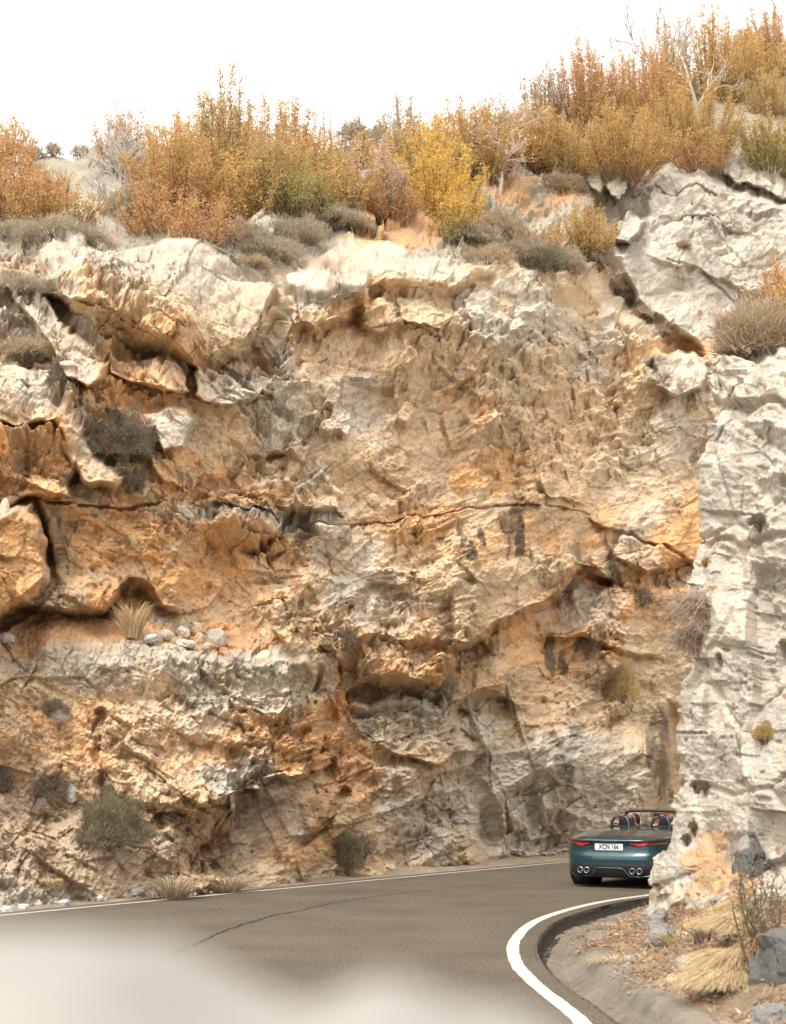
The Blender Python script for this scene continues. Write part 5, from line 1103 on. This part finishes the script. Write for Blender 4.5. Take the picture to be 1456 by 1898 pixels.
LC = np.array([(.46,.30,.20),(.36,.21,.13),(.56,.42,.31),(.26,.16,.10),(.44,.33,.22)]); c = LC[rg.randint(0, 5, len(pos))]*(.7+.5*rg.rand(len(pos), 1)); o = mesh_obj('leaf_litter', V, F, M_LEAF, None, np.repeat(c, 4, 0)); tag(o, kind='stuff')
o['label'] = 'brown fallen leaves strewn over the verge'
n = 7000; X_ = 1.7+3.4*rg.rand(n); Y_ = 10+11*rg.rand(n); ii = np.clip(((Y_-2)/.035).astype(int), 0, len(gy)-1); jj = np.clip(((X_-1.2)/.035).astype(int), 0, len(gx)-1); dn = fbm(np.stack([X_, Y_, X_*0], -1), .8, 3, 151)
keep = (DI[ii, jj] > 1.0) & (rg.rand(n) < .25+1.6*dn); pos = np.stack([X_, Y_, VZ[ii, jj]], 1)[keep]; n = len(pos); d = rg.randn(n, 3)*[.7, .7, .2]+[0, 0, .9]; d /= np.linalg.norm(d, axis=1, keepdims=True); L_ = .06+.09*rg.rand(n, 1); sd_ = np.stack([rg.randn(n), rg.randn(n), 0*L_[:, 0]], 1)*.003
V = np.stack([pos-sd_, pos+sd_, pos+d*L_*.6+sd_*.6+[0,0,.0], pos+d*L_+[0,0,-.01]], 1).reshape(-1, 3); o = mesh_obj('dry_grass', V, np.arange(4*n).reshape(n, 4), M_DRY, None, np.repeat(palette('straw', n, rg), 4, 0)); tag(o, kind='stuff'); o['label'] = 'short dry grass scattered on the verge'
# low scrub and dead grass on the hill above the brow
n = 70000; uu = rg.randint(0, NC, n); vv_ = rg.randint(0, NR, n); pt = P[vv_, uu]; ok = (V_[vv_, uu] < brow[vv_, uu]+rg.randn(n)*6) & (V_[vv_, uu] > 0); 
lg = led[vv_, uu] > .5; pt = pt[ok]; n = len(pt); dn = fbm(pt, 1.6, 3, 161); pt = pt[rg.rand(n) < .5+1.2*dn]; n = len(pt); d = rg.randn(n, 3)*[.8, .8, .3]+[0, 0, .8]; d /= np.linalg.norm(d, axis=1, keepdims=True); L_ = .15+.22*rg.rand(n, 1); sd_ = np.stack([rg.randn(n), rg.randn(n), 0*L_[:, 0]], 1)*.012
V = np.stack([pt-sd_, pt+sd_, pt+d*L_*.6+sd_, pt+d*L_], 1).reshape(-1, 3); cpl = np.where((rg.rand(n) < .6)[:, None], palette('dust', n, rg), palette('grey', n, rg)); o = mesh_obj('hill_grass', V, np.arange(4*n).reshape(n, 4), M_DRY, None, np.repeat(cpl, 4, 0)); tag(o, kind='stuff'); o['label'] = 'dry grass and scrub covering the slope above the brow'

# ------------------------------------------------------------------ loose stones
def stone(seed, sx, sy, sz, col, loc, label, name='loose_stone', group='loose stones', rot=0, sub=4, cat='stone'):
    bm = bmesh.new(); bmesh.ops.create_icosphere(bm, subdivisions=sub, radius=1); co = np.array([v.co[:] for v in bm.verts]); q_ = co + seed*3.7
    h, r_, e = cells(q_, .95, seed % 9); h2_, _, _ = cells(q_, .4, seed % 7+1); co = co*(1+.22*h+.07*h2_+.03*fbm(q_, .2, 3, seed))[:, None]; co = np.sign(co)*np.abs(co)**.85*np.array([sx, sy, sz])*.5
    for v, c_ in zip(bm.verts, co): v.co = c_
    me = bpy.data.meshes.new(name); bm.to_mesh(me); bm.free(); a = me.color_attributes.new('Col', 'FLOAT_COLOR', 'POINT'); cc = np.ones((len(co), 4), np.float32); cc[:, :3] = np.array(col)*(1+.3*fbm(q_, .5, 4, seed+3)+.2*(r_-.5))[:, None]; a.data.foreach_set('color', cc.ravel())
    me.materials.append(rm2); o = bpy.data.objects.new(name, me); C.objects.link(o); o.location = loc; o.rotation_euler = (0, 0, rot); tag(o, label, cat, group); return o
ST = [(252,1184,20,16,(.50,.30,.16),'small orange stone at the foot of the straw tuft'),(283,1187,34,18,(.45,.42,.38),'flat grey stone right of the orange one on the earth ledge'),(306,1181,26,20,(.48,.43,.36),'pale stone behind the flat grey one on the ledge'),(338,1178,28,24,(.52,.48,.42),'whitish angular stone in the middle of the ledge heap'),
 (364,1172,26,30,(.52,.38,.25),'tan upright stone at the top of the ledge heap'),(344,1198,38,18,(.50,.45,.38),'long pale stone lying at the front of the ledge heap'),(370,1190,24,24,(.50,.36,.24),'tan stone at the front of the heap beside the long one'),(400,1192,38,40,(.44,.40,.33),'largest stone at the right end of the ledge heap'),(320,1203,22,12,(.48,.44,.38),'small flat stone at the very front of the ledge heap'),
 (382,1202,20,14,(.46,.42,.36),'small grey stone under the largest one'),(10,1190,30,24,(.48,.44,.38),'pale stone on the ledge at the left edge'),(8,952,18,40,(.55,.45,.33),'cream upright stone on top of the round orange boulder'),(80,1490,28,20,(.48,.46,.43),'whitish stone on the scree below the lower block'),(133,1475,24,34,(.50,.48,.44),'pale standing stone on the scree beside the dark bush'),
 (110,1332,34,26,(.46,.43,.38),'grey stone lodged in the face of the lower block'),(690,935,28,28,(.52,.40,.26),'tan block perched on the level joint'),(66,1680,26,18,(.56,.53,.48),'white stone on the shoulder at lower left'),(44,1685,22,14,(.52,.50,.46),'white flat stone left of the others on the shoulder'),(118,1676,26,14,(.50,.48,.44),'pale stone on the shoulder, right of the white ones'),
 (182,1668,22,12,(.48,.45,.40),'grey stone at the road edge under the green bush'),(250,1655,30,16,(.46,.44,.40),'grey angular stone on the shoulder right of the green bush'),(12,1690,30,18,(.50,.48,.44),'pale stone cut by the left edge on the shoulder')]
for i, (px, py, wp, hp, col, lab) in enumerate(ST):
    p = on_cliff(px, py); tc_ = Vector((-p.x, -p.y, 0)).normalized(); s_ = size_at(wp, p); stone(30+i, s_, s_*.9, size_at(hp, p), col, p+tc_*s_*.25+Vector((0, 0, size_at(hp, p)*.15)), lab, group='loose stones on the cliff', rot=i*1.3, sub=3)
VS = [(1283,1722,34,28,(.48,.27,.15),'orange stone at the foot of the outcrop'),(1276,1737,14,10,(.60,.57,.52),'small white stone under the orange one'),(1247,1822,26,20,(.50,.37,.26),'tan stone lying in the leaf litter'),(1086,1751,12,8,(.62,.60,.56),'small white stone on the gutter rim'),(1168,1786,22,16,(.33,.32,.29),'dark grey stone in the leaf litter'),(1270,1775,40,24,(.36,.35,.32),'flat grey stone sunk in the leaves'),
 (1225,1752,54,46,(.22,.215,.20),'leaning grey rock at the toe of the outcrop'),(1215,1715,44,40,(.30,.28,.25),'rounded grey rock at the toe of the outcrop'),(1110,1748,10,8,(.62,.6,.56),'tiny white stone beside the gutter rim'),(1200,1868,14,10,(.42,.28,.18),'small brown stone near the bottom of the gutter')]
for i, (px, py, wp, hp, col, lab) in enumerate(VS):
    p = on_ground(px, py); stone(60+i, size_at(wp, p), size_at(wp, p)*.8, size_at(hp, p)*1.1, col, p+Vector((0, 0, size_at(hp, p)*.25)), lab, group='stones on the verge', rot=i*.9, sub=4)
p = Vector(at(1458, 1825, 11.4)); stone(81, .56, .7, .80, (.125,.12,.11), p+Vector((.10, .1, -.02)), 'big dark grey boulder at the lower right corner', 'boulder', 'boulders', .3, 5, 'boulder')
p = Vector(at(1430, 1892, 10.6)); stone(85, .28, .3, .26, (.22,.21,.19), p+Vector((0, 0, -.02)), 'small grey boulder in front of the big dark grey one', 'boulder', 'boulders', 1.1, 4, 'boulder')
p = on_outcrop(1395, 1598); stone(88, .44, .4, .50, (.115,.115,.11), p+Vector((.04, .20, -.05)), 'dark grey rounded boulder wedged in the outcrop above the orange stain', 'boulder', 'boulders', .5, 5, 'boulder')

# ------------------------------------------------------------------ the parapet the photographer looks over, right in front of the lens (out of focus)
D1 = .28
xs = np.linspace(-2.4, .16, 420); topx = [(-2.4,1.670),(-.5,1.672)]+[((px-CX)/FPX*D1*1.02, EYE+D1*math.tan(PITCH-math.atan((py-CY)/FPX))) for px, py in [(-300,1868),(0,1880),(80,1915),(190,2010),(380,2110),(520,2100),(620,2040),(700,2020),(790,2040),(900,2090),(1010,2110),(1120,2120),(1300,2270)]]+[(.14,1.55),(.16,1.3)]
tz = np.interp(xs, *zip(*sorted(topx))); rows = []
for (dy, dz, fr) in [(-.0,-1.75,0),(-.0,-.6,0),(0,-.12,1),(.0,-.04,1),(.006,-.012,1),(.02,-.002,1),(.05,0,1),(.12,-.004,1),(.2,-.006,1),(.26,-.012,1),(.29,-.05,1),(.30,-.6,0),(.30,-1.75,0)]: rows.append(np.stack([xs, np.full(420, D1+dy), np.maximum(tz+dz, -.1)], 1))
Vw = np.array(rows); Vw = Vw + .006*np.stack([fbm(Vw, .05, 3, 171)*0, -np.abs(fbm(Vw, .06, 3, 172)), fbm(Vw, .03, 2, 173)*.5], -1); 
wc = np.array([.31,.295,.265])*(1+.15*fbm(Vw, .08, 4, 174))[..., None]; bw = sstep(.0, .25, np.abs(Vw[..., 0]+.045)*-1+.04+.03*fbm(Vw, .03, 2, 175)+.0)[..., None]*sstep(.05, .085, tz[None, :].max()-Vw[..., 2])[..., None]*.5; wc = wc*(1-bw)+np.array([.42,.34,.22])*bw
o = mesh_obj('parapet', Vw.reshape(-1, 3), grid_faces(len(rows), 420), mat_attr('parapet_stone', .9, .004, 60, .15, .15, 30), col=wc.reshape(-1, 3)); tag(o, 'pale rough stone parapet right in front of the lens, out of focus', 'parapet')
print('details', round(time.time()-T0, 1))
